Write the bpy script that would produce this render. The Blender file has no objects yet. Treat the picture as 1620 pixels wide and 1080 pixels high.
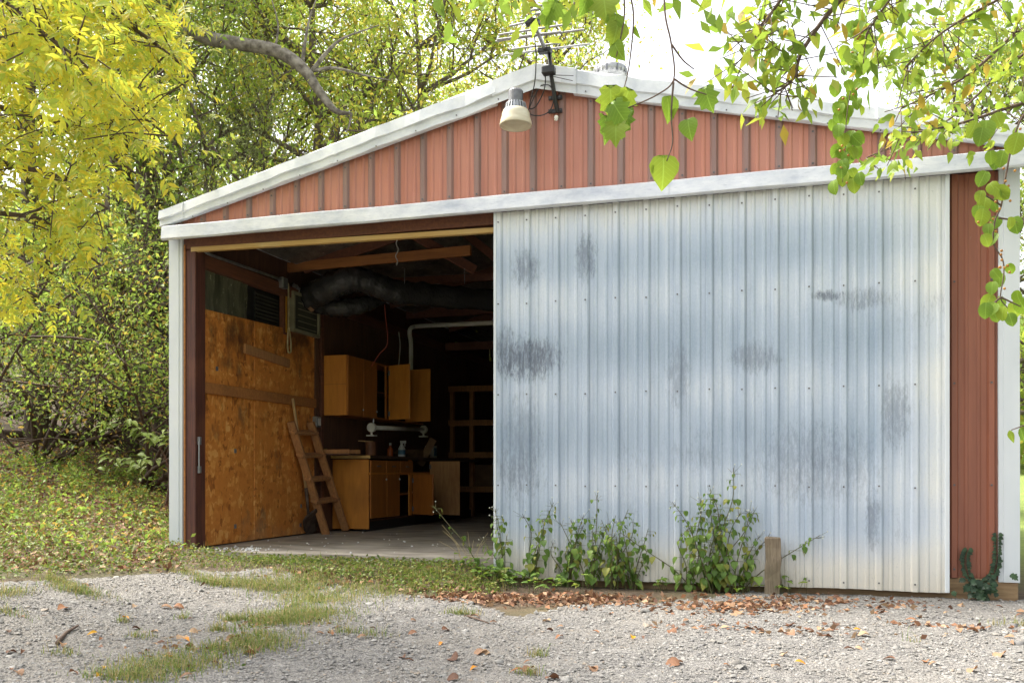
import bpy, math
import numpy as np
from mathutils import Vector, Matrix
PI=math.pi; rad=math.radians
rng=np.random.default_rng(11)
S=bpy.context.scene; COL=S.collection

# ------------------------------------------------------------------ camera, sky, sun, exposure
F=1461.0; TH=rad(16.8); DIST=7.0; HC=.69; YH=746.0
cam=bpy.data.cameras.new('camera'); cam.sensor_width=36; cam.lens=36*F/1620; cam.shift_y=(YH-540)/1620
cam.clip_start=.05; cam.clip_end=2000
co=bpy.data.objects.new('camera',cam); COL.objects.link(co)
co.location=(0,-DIST,HC); co.rotation_euler=(PI/2,0,TH); S.camera=co
SUN_EL=rad(56); SUN_AZ=rad(-82)           # azimuth from +Y, clockwise: from the left, grazing the front wall
w=bpy.data.worlds.new('World'); S.world=w; w.use_nodes=True
nt=w.node_tree; bg=nt.nodes['Background']; bg.inputs[1].default_value=.15
sky=nt.nodes.new('ShaderNodeTexSky'); sky.sky_type='NISHITA'; sky.sun_disc=False
sky.sun_elevation=SUN_EL; sky.sun_rotation=SUN_AZ; sky.air_density=1.3; sky.dust_density=6; sky.ozone_density=1
hs=nt.nodes.new('ShaderNodeHueSaturation'); hs.inputs['Saturation'].default_value=.30
nt.links.new(sky.outputs[0],hs.inputs['Color']); nt.links.new(hs.outputs[0],bg.inputs[0])
sl=bpy.data.lights.new('sun','SUN'); sl.energy=2.4; sl.angle=rad(16); sl.color=(1,.95,.86)
so=bpy.data.objects.new('sun',sl); COL.objects.link(so)
sd=Vector((math.sin(SUN_AZ)*math.cos(SUN_EL),math.cos(SUN_AZ)*math.cos(SUN_EL),math.sin(SUN_EL)))
so.rotation_euler=sd.to_track_quat('Z','Y').to_euler(); so.location=sd*40
S.view_settings.view_transform='Standard'; S.view_settings.look='None'; S.view_settings.gamma=1
S.view_settings.exposure=1.7
S.render.engine='CYCLES'
try:
    S.cycles.max_bounces=8; S.cycles.transparent_max_bounces=6
except Exception: pass

# ------------------------------------------------------------------ pixel -> place helpers
c_,s_=math.cos(TH),math.sin(TH); CAM=np.array([0,-DIST,HC])
def ray(px,py):
    a=(px-810)/F; return np.array([a*c_-s_,a*s_+c_,(YH-py)/F])
def PY(px,py,Y): r=ray(px,py); return CAM+r*(Y-CAM[1])/r[1]
def PX(px,py,X): r=ray(px,py); return CAM+r*X/r[0]
def PZ(px,py,z): r=ray(px,py); return CAM+r*(z-HC)/r[2]
def PD(px,py,d): return CAM+ray(px,py)*d
def project(p):
    d=np.asarray(p)-CAM; x=d[...,0]*c_+d[...,1]*s_; Z=-d[...,0]*s_+d[...,1]*c_
    return 810+F*x/Z, YH-F*d[...,2]/Z, Z
def sm(t): t=np.clip(t,0,1); return t*t*(3-2*t)
def g(x,y):
    x=np.asarray(x,float); y=np.asarray(y,float)
    z=-.185+.25*sm((-3.3-x)/2.4)-.02*np.clip(-y-.3,0,14)
    d=np.clip(-x-5.3,0,14); z=z+.095*d+.012*d*d
    z=z+.05*np.clip(y-12,0,60)*sm((x+3)/6)
    z=z+.012*np.sin(x*2.1+y*1.3)*np.sin(y*1.7-x*.6)*sm((-y-.2)/1.0)+.03*np.sin(x*.9+1)*np.sin(y*.8)*sm((-x-5.5)/2)
    lift=sm((-1.95-x)/.6)*sm((y+1.25)/1.05)*sm((x+6.5)/1.2); z=z+lift*np.maximum(-.055-z,0)
    inside=(x>-5.2)&(x<1.47)&(y>-.04)&(y<9.2)
    return np.where(inside,np.minimum(z,-.22),z)
def GP(px,py):
    """where the view ray through a pixel meets the ground"""
    r=ray(px,py); t=1.0
    for k in range(4000):
        p=CAM+r*t
        if p[2]<=float(g(p[0],p[1])): break
        t+=.05
    lo,hi=max(t-.05,.5),t
    for k in range(8):
        t=(lo+hi)/2; p=CAM+r*t
        if p[2]<=float(g(p[0],p[1])): hi=t
        else: lo=t
    return CAM+r*hi

# ------------------------------------------------------------------ materials
def mat(name): 
    m=bpy.data.materials.new(name); m.use_nodes=True; return m,m.node_tree.nodes,m.node_tree.links,m.node_tree.nodes['Principled BSDF']
def node(n,t,**k):
    o=n.new(t)
    for a,v in k.items():
        if a in o.inputs: o.inputs[a].default_value=v
        else: setattr(o,a,v)
    return o
def ramp(n,l,fac,stops,interp='LINEAR'):
    r=n.new('ShaderNodeValToRGB'); e=r.color_ramp.elements; r.color_ramp.interpolation=interp
    while len(e)>1: e.remove(e[-1])
    e[0].position=stops[0][0]; e[0].color=(*stops[0][1],1) if not np.isscalar(stops[0][1]) else (stops[0][1],)*3+(1,)
    for p,cc in stops[1:]:
        x=e.new(p); x.color=(*cc,1) if not np.isscalar(cc) else (cc,cc,cc,1)
    l.new(fac,r.inputs[0]); return r.outputs[0]
def coords(n,l,scale=(1,1,1),loc=(0,0,0),rot=(0,0,0)):
    t=n.new('ShaderNodeTexCoord'); m=n.new('ShaderNodeMapping')
    m.inputs['Scale'].default_value=scale; m.inputs['Location'].default_value=loc; m.inputs['Rotation'].default_value=rot
    g_=n.new('ShaderNodeNewGeometry'); l.new(g_.outputs['Position'],m.inputs[0]); return m.outputs[0]
def noise(n,l,scale,sc=(1,1,1),detail=4,rough=.55,dist=0,loc=(0,0,0)):
    o=n.new('ShaderNodeTexNoise'); o.inputs['Scale'].default_value=scale; o.inputs['Detail'].default_value=detail
    o.inputs['Roughness'].default_value=rough; o.inputs['Distortion'].default_value=dist
    l.new(coords(n,l,sc,loc),o.inputs['Vector']); return o.outputs['Fac']
def mix(n,l,fac,a,b,mode='MIX'):
    o=n.new('ShaderNodeMix'); o.data_type='RGBA'; o.blend_type=mode
    for v,i in ((fac,0),(a,6),(b,7)):
        if hasattr(v,'links'): l.new(v,o.inputs[i])
        else: o.inputs[i].default_value=v if i==0 else (*v,1)
    return o.outputs[2]
def mth(n,l,op,a,b=0.):
    o=n.new('ShaderNodeMath'); o.operation=op
    for i,v in enumerate((a,b)):
        if hasattr(v,'links'): l.new(v,o.inputs[i])
        else: o.inputs[i].default_value=v
    return o.outputs[0]
def bump(n,l,p,h,st=.3,dist=.01):
    b=n.new('ShaderNodeBump'); b.inputs['Strength'].default_value=st; b.inputs['Distance'].default_value=dist
    l.new(h,b.inputs['Height']); l.new(b.outputs[0],p.inputs['Normal'])
def posz(n,l,axis=2):
    g_=n.new('ShaderNodeNewGeometry'); s=n.new('ShaderNodeSeparateXYZ'); l.new(g_.outputs['Position'],s.inputs[0]); return s.outputs[axis]
M={}
def simple(name,a,b=None,scale=8,sc=(1,1,1),rough=.6,metal=0,bs=.0,bd=.004,detail=4,lo=.35,hi=.65):
    m,n,l,p=mat(name); b=b or tuple(x*.7 for x in a)
    f=noise(n,l,scale,sc,detail)
    l.new(ramp(n,l,f,[(lo,b),(hi,a)]),p.inputs['Base Color']); p.inputs['Roughness'].default_value=rough; p.inputs['Metallic'].default_value=metal
    if bs: bump(n,l,p,f,bs,bd)
    M[name]=m; return m
def leafmat(name,cols,trans=.45,rough=.5,veins=False):
    m,n,l,p=mat(name); g_=n.new('ShaderNodeNewGeometry'); oi=n.new('ShaderNodeObjectInfo')
    r=mth(n,l,'FRACT',mth(n,l,'ADD',g_.outputs['Random Per Island'],oi.outputs['Random']))
    k=len(cols); col=ramp(n,l,r,[(i/k,c) for i,c in enumerate(cols)],'CONSTANT')
    nf=noise(n,l,40,detail=2); col=mix(n,l,mth(n,l,'MULTIPLY',nf,.25),col,tuple(x*.55 for x in cols[0]))
    if veins:
        tc_=n.new('ShaderNodeTexCoord'); sp_=n.new('ShaderNodeSeparateXYZ'); l.new(tc_.outputs['Object'],sp_.inputs[0]); ax=mth(n,l,'ABSOLUTE',sp_.outputs[0])
        sv=mth(n,l,'ABSOLUTE',mth(n,l,'SUBTRACT',mth(n,l,'FRACT',mth(n,l,'MULTIPLY',mth(n,l,'SUBTRACT',sp_.outputs[1],mth(n,l,'MULTIPLY',ax,.8)),6.5)),.5))
        vf=mth(n,l,'MAXIMUM',ramp(n,l,ax,[(.0,.6),(.03,0.)]),ramp(n,l,sv,[(.0,.4),(.07,0.)])); col=mix(n,l,vf,col,tuple(min(1,x*1.5+.05) for x in cols[0]))
        bf=noise(n,l,55,detail=4,rough=.7); col=mix(n,l,ramp(n,l,bf,[(.66,0.),(.72,.8)]),col,(.20,.09,.03))
    l.new(col,p.inputs['Base Color']); p.inputs['Roughness'].default_value=rough
    try: p.inputs['Specular IOR Level'].default_value=.35
    except Exception: pass
    t=n.new('ShaderNodeBsdfTranslucent'); tc=mix(n,l,.0,col,col); l.new(col,t.inputs[0])
    mx=n.new('ShaderNodeMixShader'); mx.inputs[0].default_value=trans
    out=[x for x in n if x.type=='OUTPUT_MATERIAL'][0]
    l.new(p.outputs[0],mx.inputs[1]); l.new(t.outputs[0],mx.inputs[2]); l.new(mx.outputs[0],out.inputs[0])
    M[name]=m; return m

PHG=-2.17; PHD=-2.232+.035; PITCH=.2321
def ribline(n,l,col,p,phase,rib_dark,amount):
    """shaded side of the ribs painted in, with gathered grime, along their foot, broken up along the height"""
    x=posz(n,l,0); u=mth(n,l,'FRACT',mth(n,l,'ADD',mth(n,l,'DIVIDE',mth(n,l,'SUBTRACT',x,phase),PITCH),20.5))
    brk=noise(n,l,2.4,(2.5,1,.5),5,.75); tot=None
    for c0,w_,k in ((.5+.030/.2321,.011,1.),(.5-.030/.2321,.008,.6),(.8333+.07,.007,.6),(.1667+.07,.007,.6)):  # dark lines beside the ribs: rib shade put into the colour, plus grime
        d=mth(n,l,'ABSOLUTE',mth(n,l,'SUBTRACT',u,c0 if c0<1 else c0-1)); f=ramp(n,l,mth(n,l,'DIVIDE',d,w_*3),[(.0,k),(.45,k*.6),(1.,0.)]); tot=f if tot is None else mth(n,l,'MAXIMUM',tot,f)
    f=mth(n,l,'MULTIPLY',tot,ramp(n,l,brk,[(.36,.15),(.62,amount*1.5)])); l.new(mix(n,l,f,col,rib_dark),p.inputs['Base Color'])
# sliding door: white paint chalked and rubbed down to blue-grey galvanising between the girts
def door_metal():
    m,n,l,p=mat('door_metal'); z=posz(n,l,2); x=posz(n,l,0)
    band=mth(n,l,'MULTIPLY_ADD',mth(n,l,'COSINE',mth(n,l,'MULTIPLY',mth(n,l,'SUBTRACT',z,.59),2*PI/.705)),-.5)
    band.node.inputs[2].default_value=.5
    big=noise(n,l,1.3,(1,1,.6),5,.6); st=noise(n,l,3,(5,1,.35),6,.65); fine=noise(n,l,90,(1,1,.6),3,.6)
    w_=mth(n,l,'ADD',mth(n,l,'MULTIPLY',band,.21),mth(n,l,'ADD',mth(n,l,'MULTIPLY',big,.62),mth(n,l,'MULTIPLY',st,.46)))
    w_=mth(n,l,'ADD',w_,mth(n,l,'MULTIPLY',mth(n,l,'SUBTRACT',fine,.5),.22))
    # less wear towards the top, the foot and the free edge
    for v,a,b in ((z,2.75,2.25),(z,.0,.42),(x,1.05,.55)):
        r=n.new('ShaderNodeMapRange'); r.inputs[1].default_value=a; r.inputs[2].default_value=b; r.clamp=True
        l.new(v,r.inputs[0]); w_=mth(n,l,'MULTIPLY',w_,mth(n,l,'MULTIPLY_ADD',r.outputs[0],.55)); w_.node.inputs[1].links[0].from_node.inputs[2].default_value=.45
    col=ramp(n,l,w_,[(.27,(.72,.73,.71)),(.43,(.58,.63,.69)),(.61,(.44,.51,.60)),(.88,(.30,.375,.465))])
    # dark scuffs
    sc1=noise(n,l,1.1,(1,1,1),3,.5,loc=(3.1,0,1.7)); sc2=noise(n,l,34,(1.3,1,.35),6,.85)
    lf=n.new('ShaderNodeMapRange'); lf.inputs[1].default_value=-1.3; lf.inputs[2].default_value=-2.1; l.new(x,lf.inputs[0])
    s=mth(n,l,'ADD',mth(n,l,'MULTIPLY',sc1,.8),mth(n,l,'ADD',mth(n,l,'MULTIPLY',sc2,.42),mth(n,l,'MULTIPLY',lf.outputs[0],.035)))
    sf=ramp(n,l,s,[(.72,0.),(.88,.6)]); col=mix(n,l,sf,col,(.10,.12,.15))
    # individual rubbed marks
    def blot(cx,cz,rx,rz,strength,col):
        a=mth(n,l,'DIVIDE',mth(n,l,'SUBTRACT',x,cx),rx); b=mth(n,l,'DIVIDE',mth(n,l,'SUBTRACT',z,cz),rz)
        d=mth(n,l,'ADD',mth(n,l,'MULTIPLY',a,a),mth(n,l,'MULTIPLY',b,b))
        f=mth(n,l,'SUBTRACT',mth(n,l,'MULTIPLY',sc2,1.9),mth(n,l,'ADD',mth(n,l,'MULTIPLY',d,.42),.42))
        r=ramp(n,l,f,[(.18,0.),(.55,strength)]); return mix(n,l,r,col,(.11,.13,.17))
    col=blot(-1.95,1.57,.30,.20,.85,col); col=blot(-2.15,1.62,.12,.25,.6,col); col=blot(-1.5,2.33,.10,.22,.6,col); col=blot(-1.98,2.27,.14,.18,.55,col)
    col=blot(.25,1.94,.12,.045,.8,col); col=blot(.48,1.90,.22,.09,.5,col); col=blot(-2.0,.9,.2,.5,.35,col); col=blot(-.8,1.4,.1,.3,.4,col); col=blot(.15,.75,.5,.35,.35,col); col=blot(-.25,1.52,.2,.14,.5,col); col=blot(.7,1.1,.12,.3,.45,col); col=blot(.55,.35,.06,.25,.5,col)
    # runs of dirt down the flanks of the ribs and rusty splash along the foot
    run=noise(n,l,9,(9,1,.16),4,.7); rf=ramp(n,l,run,[(.60,0.),(.78,.55)]); col=mix(n,l,rf,col,(.24,.28,.33))
    ft=n.new('ShaderNodeMapRange'); ft.inputs[1].default_value=.26; ft.inputs[2].default_value=-.14; l.new(z,ft.inputs[0])
    ff=mth(n,l,'MULTIPLY',ft.outputs[0],mth(n,l,'MULTIPLY',big,.85)); col=mix(n,l,ff,col,(.58,.47,.30))
    scr=noise(n,l,7,(2.2,1,1.1),2,.5,2.5,loc=(5,0,2)); col=mix(n,l,ramp(n,l,mth(n,l,'ABSOLUTE',mth(n,l,'SUBTRACT',scr,.5)),[(.0,.30),(.006,.0)]),col,(.22,.25,.29))
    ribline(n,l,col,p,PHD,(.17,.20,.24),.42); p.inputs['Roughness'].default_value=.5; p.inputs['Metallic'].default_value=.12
    bump(n,l,p,fine,.08,.003); M['door_metal']=m
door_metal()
def red_metal(name,a,b,c):
    m,n,l,p=mat(name); f=noise(n,l,2.2,(4,1,.35),6,.65); f2=noise(n,l,1.2,detail=3); fine=noise(n,l,70,detail=3)
    col=ramp(n,l,f,[(.32,b),(.6,a)]); col=mix(n,l,ramp(n,l,f2,[(.45,0.),(.75,.6)]),col,c)
    col=mix(n,l,mth(n,l,'MULTIPLY',fine,.25),col,b)
    sc=noise(n,l,14,(1,1,.35),5,.75); col=mix(n,l,ramp(n,l,sc,[(.66,0.),(.75,.45)]),col,(.30,.22,.19))
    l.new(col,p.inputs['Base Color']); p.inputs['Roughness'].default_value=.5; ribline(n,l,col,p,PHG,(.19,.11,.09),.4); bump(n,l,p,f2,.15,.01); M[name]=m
red_metal('red_metal',(.48,.19,.125),(.38,.145,.10),(.50,.25,.185))
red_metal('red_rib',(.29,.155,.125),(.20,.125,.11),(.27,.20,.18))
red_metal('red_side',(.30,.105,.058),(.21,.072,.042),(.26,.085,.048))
def trim_metal():
    m,n,l,p=mat('trim_metal'); f=noise(n,l,3,(1.5,1,2),6,.65); fine=noise(n,l,30,(1,1,3),4,.7)
    col=ramp(n,l,f,[(.3,(.50,.53,.57)),(.55,(.66,.68,.70)),(.75,(.72,.73,.73))])
    col=mix(n,l,ramp(n,l,fine,[(.60,0.),(.78,.6)]),col,(.36,.38,.41))
    l.new(col,p.inputs['Base Color']); p.inputs['Roughness'].default_value=.5; bump(n,l,p,f,.12,.01); M['trim_metal']=m
trim_metal()
def cover_metal():
    m,n,l,p=mat('cover_metal'); f=noise(n,l,2.2,(1.2,1,3),6,.7); fine=noise(n,l,24,(.6,1,4),5,.75)
    col=ramp(n,l,f,[(.32,(.38,.41,.48)),(.5,(.55,.57,.61)),(.68,(.68,.69,.70))])
    col=mix(n,l,ramp(n,l,fine,[(.56,0.),(.74,.7)]),col,(.28,.31,.37))
    l.new(col,p.inputs['Base Color']); p.inputs['Roughness'].default_value=.45; p.inputs['Metallic'].default_value=.15; bump(n,l,p,f,.15,.012); M['cover_metal']=m
cover_metal()
simple('corner_paint',(.66,.69,.71),(.58,.62,.65),3,(1,1,.4),.5,bs=.1,bd=.01)
simple('screw',(.16,.16,.17),(.06,.05,.05),60,rough=.5)
def wood(name,a,b,d,scale=4,stretch=(9,9,.6),rough=.65,stain=.5):
    m,n,l,p=mat(name); f=noise(n,l,scale,stretch,6,.65,.6); f2=noise(n,l,2.2,detail=4)
    col=ramp(n,l,f,[(.3,b),(.65,a)]); col=mix(n,l,ramp(n,l,f2,[(.5,0.),(.78,stain)]),col,d)
    l.new(col,p.inputs['Base Color']); p.inputs['Roughness'].default_value=rough; bump(n,l,p,f,.35,.004); M[name]=m
wood('post_wood',(.115,.035,.022),(.035,.013,.010),(.20,.07,.03),5,(14,14,.5))
wood('beam_wood',(.46,.19,.055),(.30,.115,.035),(.12,.05,.025),4,(.7,9,9))
wood('girt_wood',(.20,.075,.038),(.11,.042,.026),(.05,.022,.015),4,(9,.7,9))
wood('strip_wood',(.62,.42,.16),(.50,.30,.09),(.60,.50,.30),4,(.6,9,9))
wood('cab_wood',(.66,.27,.045),(.52,.19,.03),(.25,.10,.025),3,(6,6,.8),.42,.45)
wood('cab_door_wood',(.46,.165,.03),(.33,.105,.02),(.16,.06,.02),3,(6,6,.8),.45,.45)
wood('ply_wood',(.52,.29,.12),(.36,.16,.055),(.25,.10,.03),5,(7,7,.9),.6,.5)
wood('ladder_wood',(.48,.23,.085),(.28,.125,.05),(.12,.06,.035),6,(8,8,1.2),.75)
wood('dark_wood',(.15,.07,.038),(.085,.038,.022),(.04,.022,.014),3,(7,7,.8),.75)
wood('handle_wood',(.55,.36,.17),(.40,.24,.10),(.25,.13,.06),8,(12,12,1),.55)
wood('stump_wood',(.26,.205,.14),(.12,.09,.06),(.10,.11,.05),9,(9,9,.7),.9,.5)
wood('sill_wood',(.36,.24,.13),(.20,.12,.06),(.12,.12,.045),5,(.6,9,9),.85,.7)
wood('counter_top',(.10,.06,.04),(.05,.03,.02),(.03,.02,.015),5,(6,1,6),.35)
def osb():
    m,n,l,p=mat('osb'); 
    v=n.new('ShaderNodeTexVoronoi'); v.inputs['Scale'].default_value=6.5; v.inputs['Randomness'].default_value=1
    mp=coords(n,l,(1,3.4,1.2),rot=(rad(22),0,0)); dn=n.new('ShaderNodeTexNoise'); dn.inputs['Scale'].default_value=6; dn.inputs['Detail'].default_value=3
    l.new(mp,dn.inputs['Vector']); va=n.new('ShaderNodeVectorMath'); va.operation='SCALE'; va.inputs['Scale'].default_value=.32; l.new(dn.outputs['Color'],va.inputs[0])
    vb=n.new('ShaderNodeVectorMath'); l.new(mp,vb.inputs[0]); l.new(va.outputs[0],vb.inputs[1]); l.new(vb.outputs[0],v.inputs['Vector'])
    v2=n.new('ShaderNodeTexVoronoi'); v2.inputs['Scale'].default_value=9; mp2=coords(n,l,(1,1.2,3.0),rot=(rad(-35),0,0)); vc=n.new('ShaderNodeVectorMath'); l.new(mp2,vc.inputs[0]); l.new(va.outputs[0],vc.inputs[1]); l.new(vc.outputs[0],v2.inputs['Vector'])
    sx=n.new('ShaderNodeSeparateColor'); l.new(v.outputs['Color'],sx.inputs[0]); sy=n.new('ShaderNodeSeparateColor'); l.new(v2.outputs['Color'],sy.inputs[0])
    f=mth(n,l,'ADD',mth(n,l,'MULTIPLY',sx.outputs[0],.5),mth(n,l,'MULTIPLY',sy.outputs[1],.5))
    col=ramp(n,l,f,[(.06,(.28,.085,.017)),(.22,(.58,.195,.035)),(.40,(.70,.26,.05)),(.60,(.64,.225,.042)),(.75,(.80,.35,.08)),(.95,(.88,.46,.14))])
    grain=noise(n,l,30,(1,5,1),4); col=mix(n,l,mth(n,l,'MULTIPLY',grain,.3),col,(.42,.15,.032))
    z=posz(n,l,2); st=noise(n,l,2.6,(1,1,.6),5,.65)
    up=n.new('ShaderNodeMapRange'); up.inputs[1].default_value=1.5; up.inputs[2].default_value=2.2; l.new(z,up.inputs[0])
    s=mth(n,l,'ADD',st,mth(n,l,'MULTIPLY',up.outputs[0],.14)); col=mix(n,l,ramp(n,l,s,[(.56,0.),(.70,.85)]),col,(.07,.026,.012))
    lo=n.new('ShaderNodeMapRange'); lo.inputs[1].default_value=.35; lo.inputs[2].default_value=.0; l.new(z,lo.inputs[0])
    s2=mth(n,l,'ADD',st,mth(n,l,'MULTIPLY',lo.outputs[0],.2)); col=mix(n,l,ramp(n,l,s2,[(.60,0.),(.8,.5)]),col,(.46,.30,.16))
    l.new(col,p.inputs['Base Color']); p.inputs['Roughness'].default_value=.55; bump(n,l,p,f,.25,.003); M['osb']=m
osb()
def foil(name,a,b,rough,sc,metal=.5):
    m,n,l,p=mat(name); f=noise(n,l,5,sc,6,.7,.4); f2=noise(n,l,38,(1,1,.4),3,.6)
    col=ramp(n,l,f,[(.35,b),(.7,a)]); col=mix(n,l,ramp(n,l,f2,[(.62,0.),(.70,.8)]),col,tuple(min(1,x*2.4) for x in a))
    l.new(col,p.inputs['Base Color']); p.inputs['Roughness'].default_value=rough; p.inputs['Metallic'].default_value=metal; bump(n,l,p,f,.5,.02); M[name]=m
foil('wall_foil',(.30,.30,.20),(.10,.105,.07),.4,(1,2,.4))
foil('roof_foil',(.34,.31,.28),(.09,.08,.075),.35,(1.5,.7,1),.4)
def black_plastic():
    m,n,l,p=mat('black_plastic'); f=noise(n,l,22,(1,1,1),5,.6,.8); p.inputs['Base Color'].default_value=(.035,.035,.037,1)
    p.inputs['Roughness'].default_value=.2; bump(n,l,p,f,.7,.02); M['black_plastic']=m
black_plastic()
simple('concrete',(.52,.46,.38),(.25,.215,.175),2.2,(1,2.5,1),.8,bs=.2,bd=.006,detail=7)
simple('black_paint',(.015,.015,.016),(.03,.03,.03),20,rough=.45)
simple('grey_metal',(.42,.43,.44),(.28,.29,.30),20,rough=.4,metal=.7)
simple('alu',(.40,.40,.40),(.28,.28,.28),30,rough=.4,metal=.5)
simple('dark_zinc',(.20,.20,.21),(.13,.13,.14),20,rough=.45,metal=.5)
simple('white_pvc',(.80,.79,.72),(.66,.64,.55),6,rough=.45)
simple('lens_cream',(.66,.61,.47),(.52,.45,.30),5,(1,1,4),.35)
simple('rope',(.46,.38,.22),(.32,.25,.13),30,rough=.9)
simple('red_wire',(.30,.05,.035),(.22,.03,.02),30,rough=.5)
simple('rust_can',(.26,.11,.05),(.11,.04,.02),9,(1,1,.6),.6)
simple('cardboard',(.20,.115,.055),(.14,.075,.035),9,rough=.85)
simple('white_plastic',(.66,.66,.62),(.52,.52,.48),9,rough=.45)
simple('orange_plastic',(.55,.13,.03),(.42,.09,.02),9,rough=.4)
simple('blue_label',(.10,.22,.32),(.08,.16,.24),9,rough=.5)
simple('shovel_steel',(.17,.125,.095),(.075,.05,.04),12,rough=.65,metal=.4)
simple('ac_beige',(.34,.32,.22),(.24,.22,.14),5,rough=.55)
simple('ac_dark',(.075,.075,.055),(.04,.04,.032),5,rough=.6)
simple('yellow_strap',(.60,.30,.02),(.48,.22,.015),9,rough=.5)
simple('insulation',(.42,.24,.15),(.30,.16,.10),30,rough=.95)
simple('styrofoam',(.82,.82,.80),(.75,.75,.74),30,rough=.8)
simple('bark',(.17,.135,.10),(.075,.055,.04),14,(1,1,.35),.95,bs=.8,bd=.02,detail=6)
simple('pale_bark',(.27,.24,.195),(.085,.07,.055),9,(1,1,1),.95,bs=.9,bd=.02,detail=7)
simple('thin_bark',(.11,.075,.05),(.06,.04,.028),30,rough=.9)
simple('twig',(.13,.085,.06),(.08,.05,.035),40,rough=.85)
simple('green_stem',(.11,.13,.035),(.08,.06,.025),30,rough=.6)
simple('berry',(.42,.20,.02),(.30,.12,.015),30,rough=.4)
simple('flower_white',(.74,.75,.66),(.60,.62,.48),30,rough=.7)
simple('straw',(.42,.33,.16),(.32,.24,.10),30,rough=.8)
def ground_mat():
    m,n,l,p=mat('forest_soil'); f=noise(n,l,6,detail=7,rough=.7); f2=noise(n,l,.7,detail=3)
    col=ramp(n,l,f,[(.3,(.035,.022,.013)),(.5,(.075,.05,.028)),(.7,(.115,.075,.04))])
    x=posz(n,l,0); r=n.new('ShaderNodeMapRange'); r.inputs[1].default_value=1.6; r.inputs[2].default_value=2.4; l.new(x,r.inputs[0])
    gr=ramp(n,l,noise(n,l,9,detail=6),[(.3,(.10,.15,.03)),(.7,(.24,.30,.06))]); col=mix(n,l,r.outputs[0],col,gr)
    col=mix(n,l,ramp(n,l,f2,[(.45,0.),(.65,.35)]),col,(.09,.115,.03))
    l.new(col,p.inputs['Base Color']); p.inputs['Roughness'].default_value=.95; bump(n,l,p,f,.8,.03); M['forest_soil']=m
ground_mat()
def gravel_mat(name,stones=False):
    m,n,l,p=mat(name)
    if stones:
        g_=n.new('ShaderNodeNewGeometry'); col=ramp(n,l,g_.outputs['Random Per Island'],[(0,(0.151,0.146,0.135)),(.25,(0.212,0.203,0.188)),(.5,(0.182,0.168,0.149)),(.7,(0.271,0.261,0.242)),(.85,(0.128,0.124,0.123)),(.95,(0.227,0.184,0.140))],'CONSTANT')
        f=noise(n,l,60,detail=3); col=mix(n,l,mth(n,l,'MULTIPLY',f,.3),col,(0.273,0.255,0.234)); l.new(col,p.inputs['Base Color'])
    else:
        v=n.new('ShaderNodeTexVoronoi'); v.inputs['Scale'].default_value=95; l.new(coords(n,l),v.inputs['Vector'])
        v2=n.new('ShaderNodeTexVoronoi'); v2.inputs['Scale'].default_value=42; l.new(coords(n,l),v2.inputs['Vector'])
        sx=n.new('ShaderNodeSeparateColor'); l.new(v.outputs['Color'],sx.inputs[0]); sy=n.new('ShaderNodeSeparateColor'); l.new(v2.outputs['Color'],sy.inputs[0])
        f=mth(n,l,'ADD',mth(n,l,'MULTIPLY',sx.outputs[0],.6),mth(n,l,'MULTIPLY',sy.outputs[0],.4))
        col=ramp(n,l,f,[(.05,(0.053,0.050,0.047)),(.3,(0.132,0.124,0.117)),(.6,(0.189,0.177,0.163)),(.95,(0.271,0.256,0.234))])
        big=noise(n,l,.8,detail=5,rough=.6); col=mix(n,l,ramp(n,l,big,[(.42,0.),(.68,.5)]),col,(0.220,0.196,0.165))
        d=noise(n,l,2.6,detail=6,rough=.7); col=mix(n,l,ramp(n,l,d,[(.58,0.),(.75,.45)]),col,(0.094,0.078,0.058))
        l.new(col,p.inputs['Base Color']); bump(n,l,p,mth(n,l,'ADD',v.outputs['Distance'],v2.outputs['Distance']),.8,.012)
    p.inputs['Roughness'].default_value=.92; M[name]=m
gravel_mat('gravel'); gravel_mat('gravel_stone',True)
leafmat('leaf_wood',[(.27,.38,.06),(.34,.44,.07),(.19,.29,.05),(.42,.47,.075),(.29,.39,.065),(.46,.42,.075)],.58)
leafmat('leaf_wood_gold',[(.46,.52,.075),(.36,.46,.07),(.54,.53,.085),(.56,.44,.075),(.26,.38,.06),(.44,.52,.08)],.58)
leafmat('leaf_olive',[(.31,.36,.15),(.40,.44,.20),(.24,.29,.11),(.44,.47,.22)],.58)
leafmat('leaf_bush',[(.22,.34,.055),(.29,.40,.065),(.16,.25,.045),(.34,.42,.08),(.42,.28,.06)],.58)
leafmat('leaf_ash',[(.62,.64,.07),(.70,.63,.06),(.50,.57,.07),(.40,.50,.07),(.73,.60,.055),(.64,.62,.065)],.62,.42)
leafmat('leaf_vine',[(.22,.34,.03),(.16,.27,.03),(.28,.37,.035),(.19,.30,.03)],.5,.4,True)
leafmat('leaf_overhang',[(.32,.44,.055),(.24,.36,.05),(.40,.48,.06),(.18,.28,.045),(.42,.46,.06),(.28,.40,.05),(.36,.45,.055),(.24,.36,.05),(.46,.32,.05)],.5,.42)
leafmat('leaf_weed',[(.12,.215,.035),(.165,.27,.045),(.09,.165,.03),(.21,.31,.05),(.14,.24,.038),(.30,.30,.06)],.35,.5,True)
leafmat('leaf_ivy',[(.03,.065,.03),(.045,.085,.035),(.025,.05,.025)],.2,.45)
leafmat('leaf_sapling',[(.30,.40,.09),(.24,.35,.06),(.36,.44,.12)],.45,.5,True)
leafmat('leaf_grass',[(.15,.23,.04),(.22,.28,.06),(.11,.18,.035),(.32,.30,.10),(.42,.34,.15),(.36,.27,.12)],.4,.6)
leafmat('leaf_cover',[(.13,.20,.032),(.19,.25,.042),(.095,.15,.028),(.27,.28,.06),(.16,.21,.036),(.24,.17,.06)],.35,.55)
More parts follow.
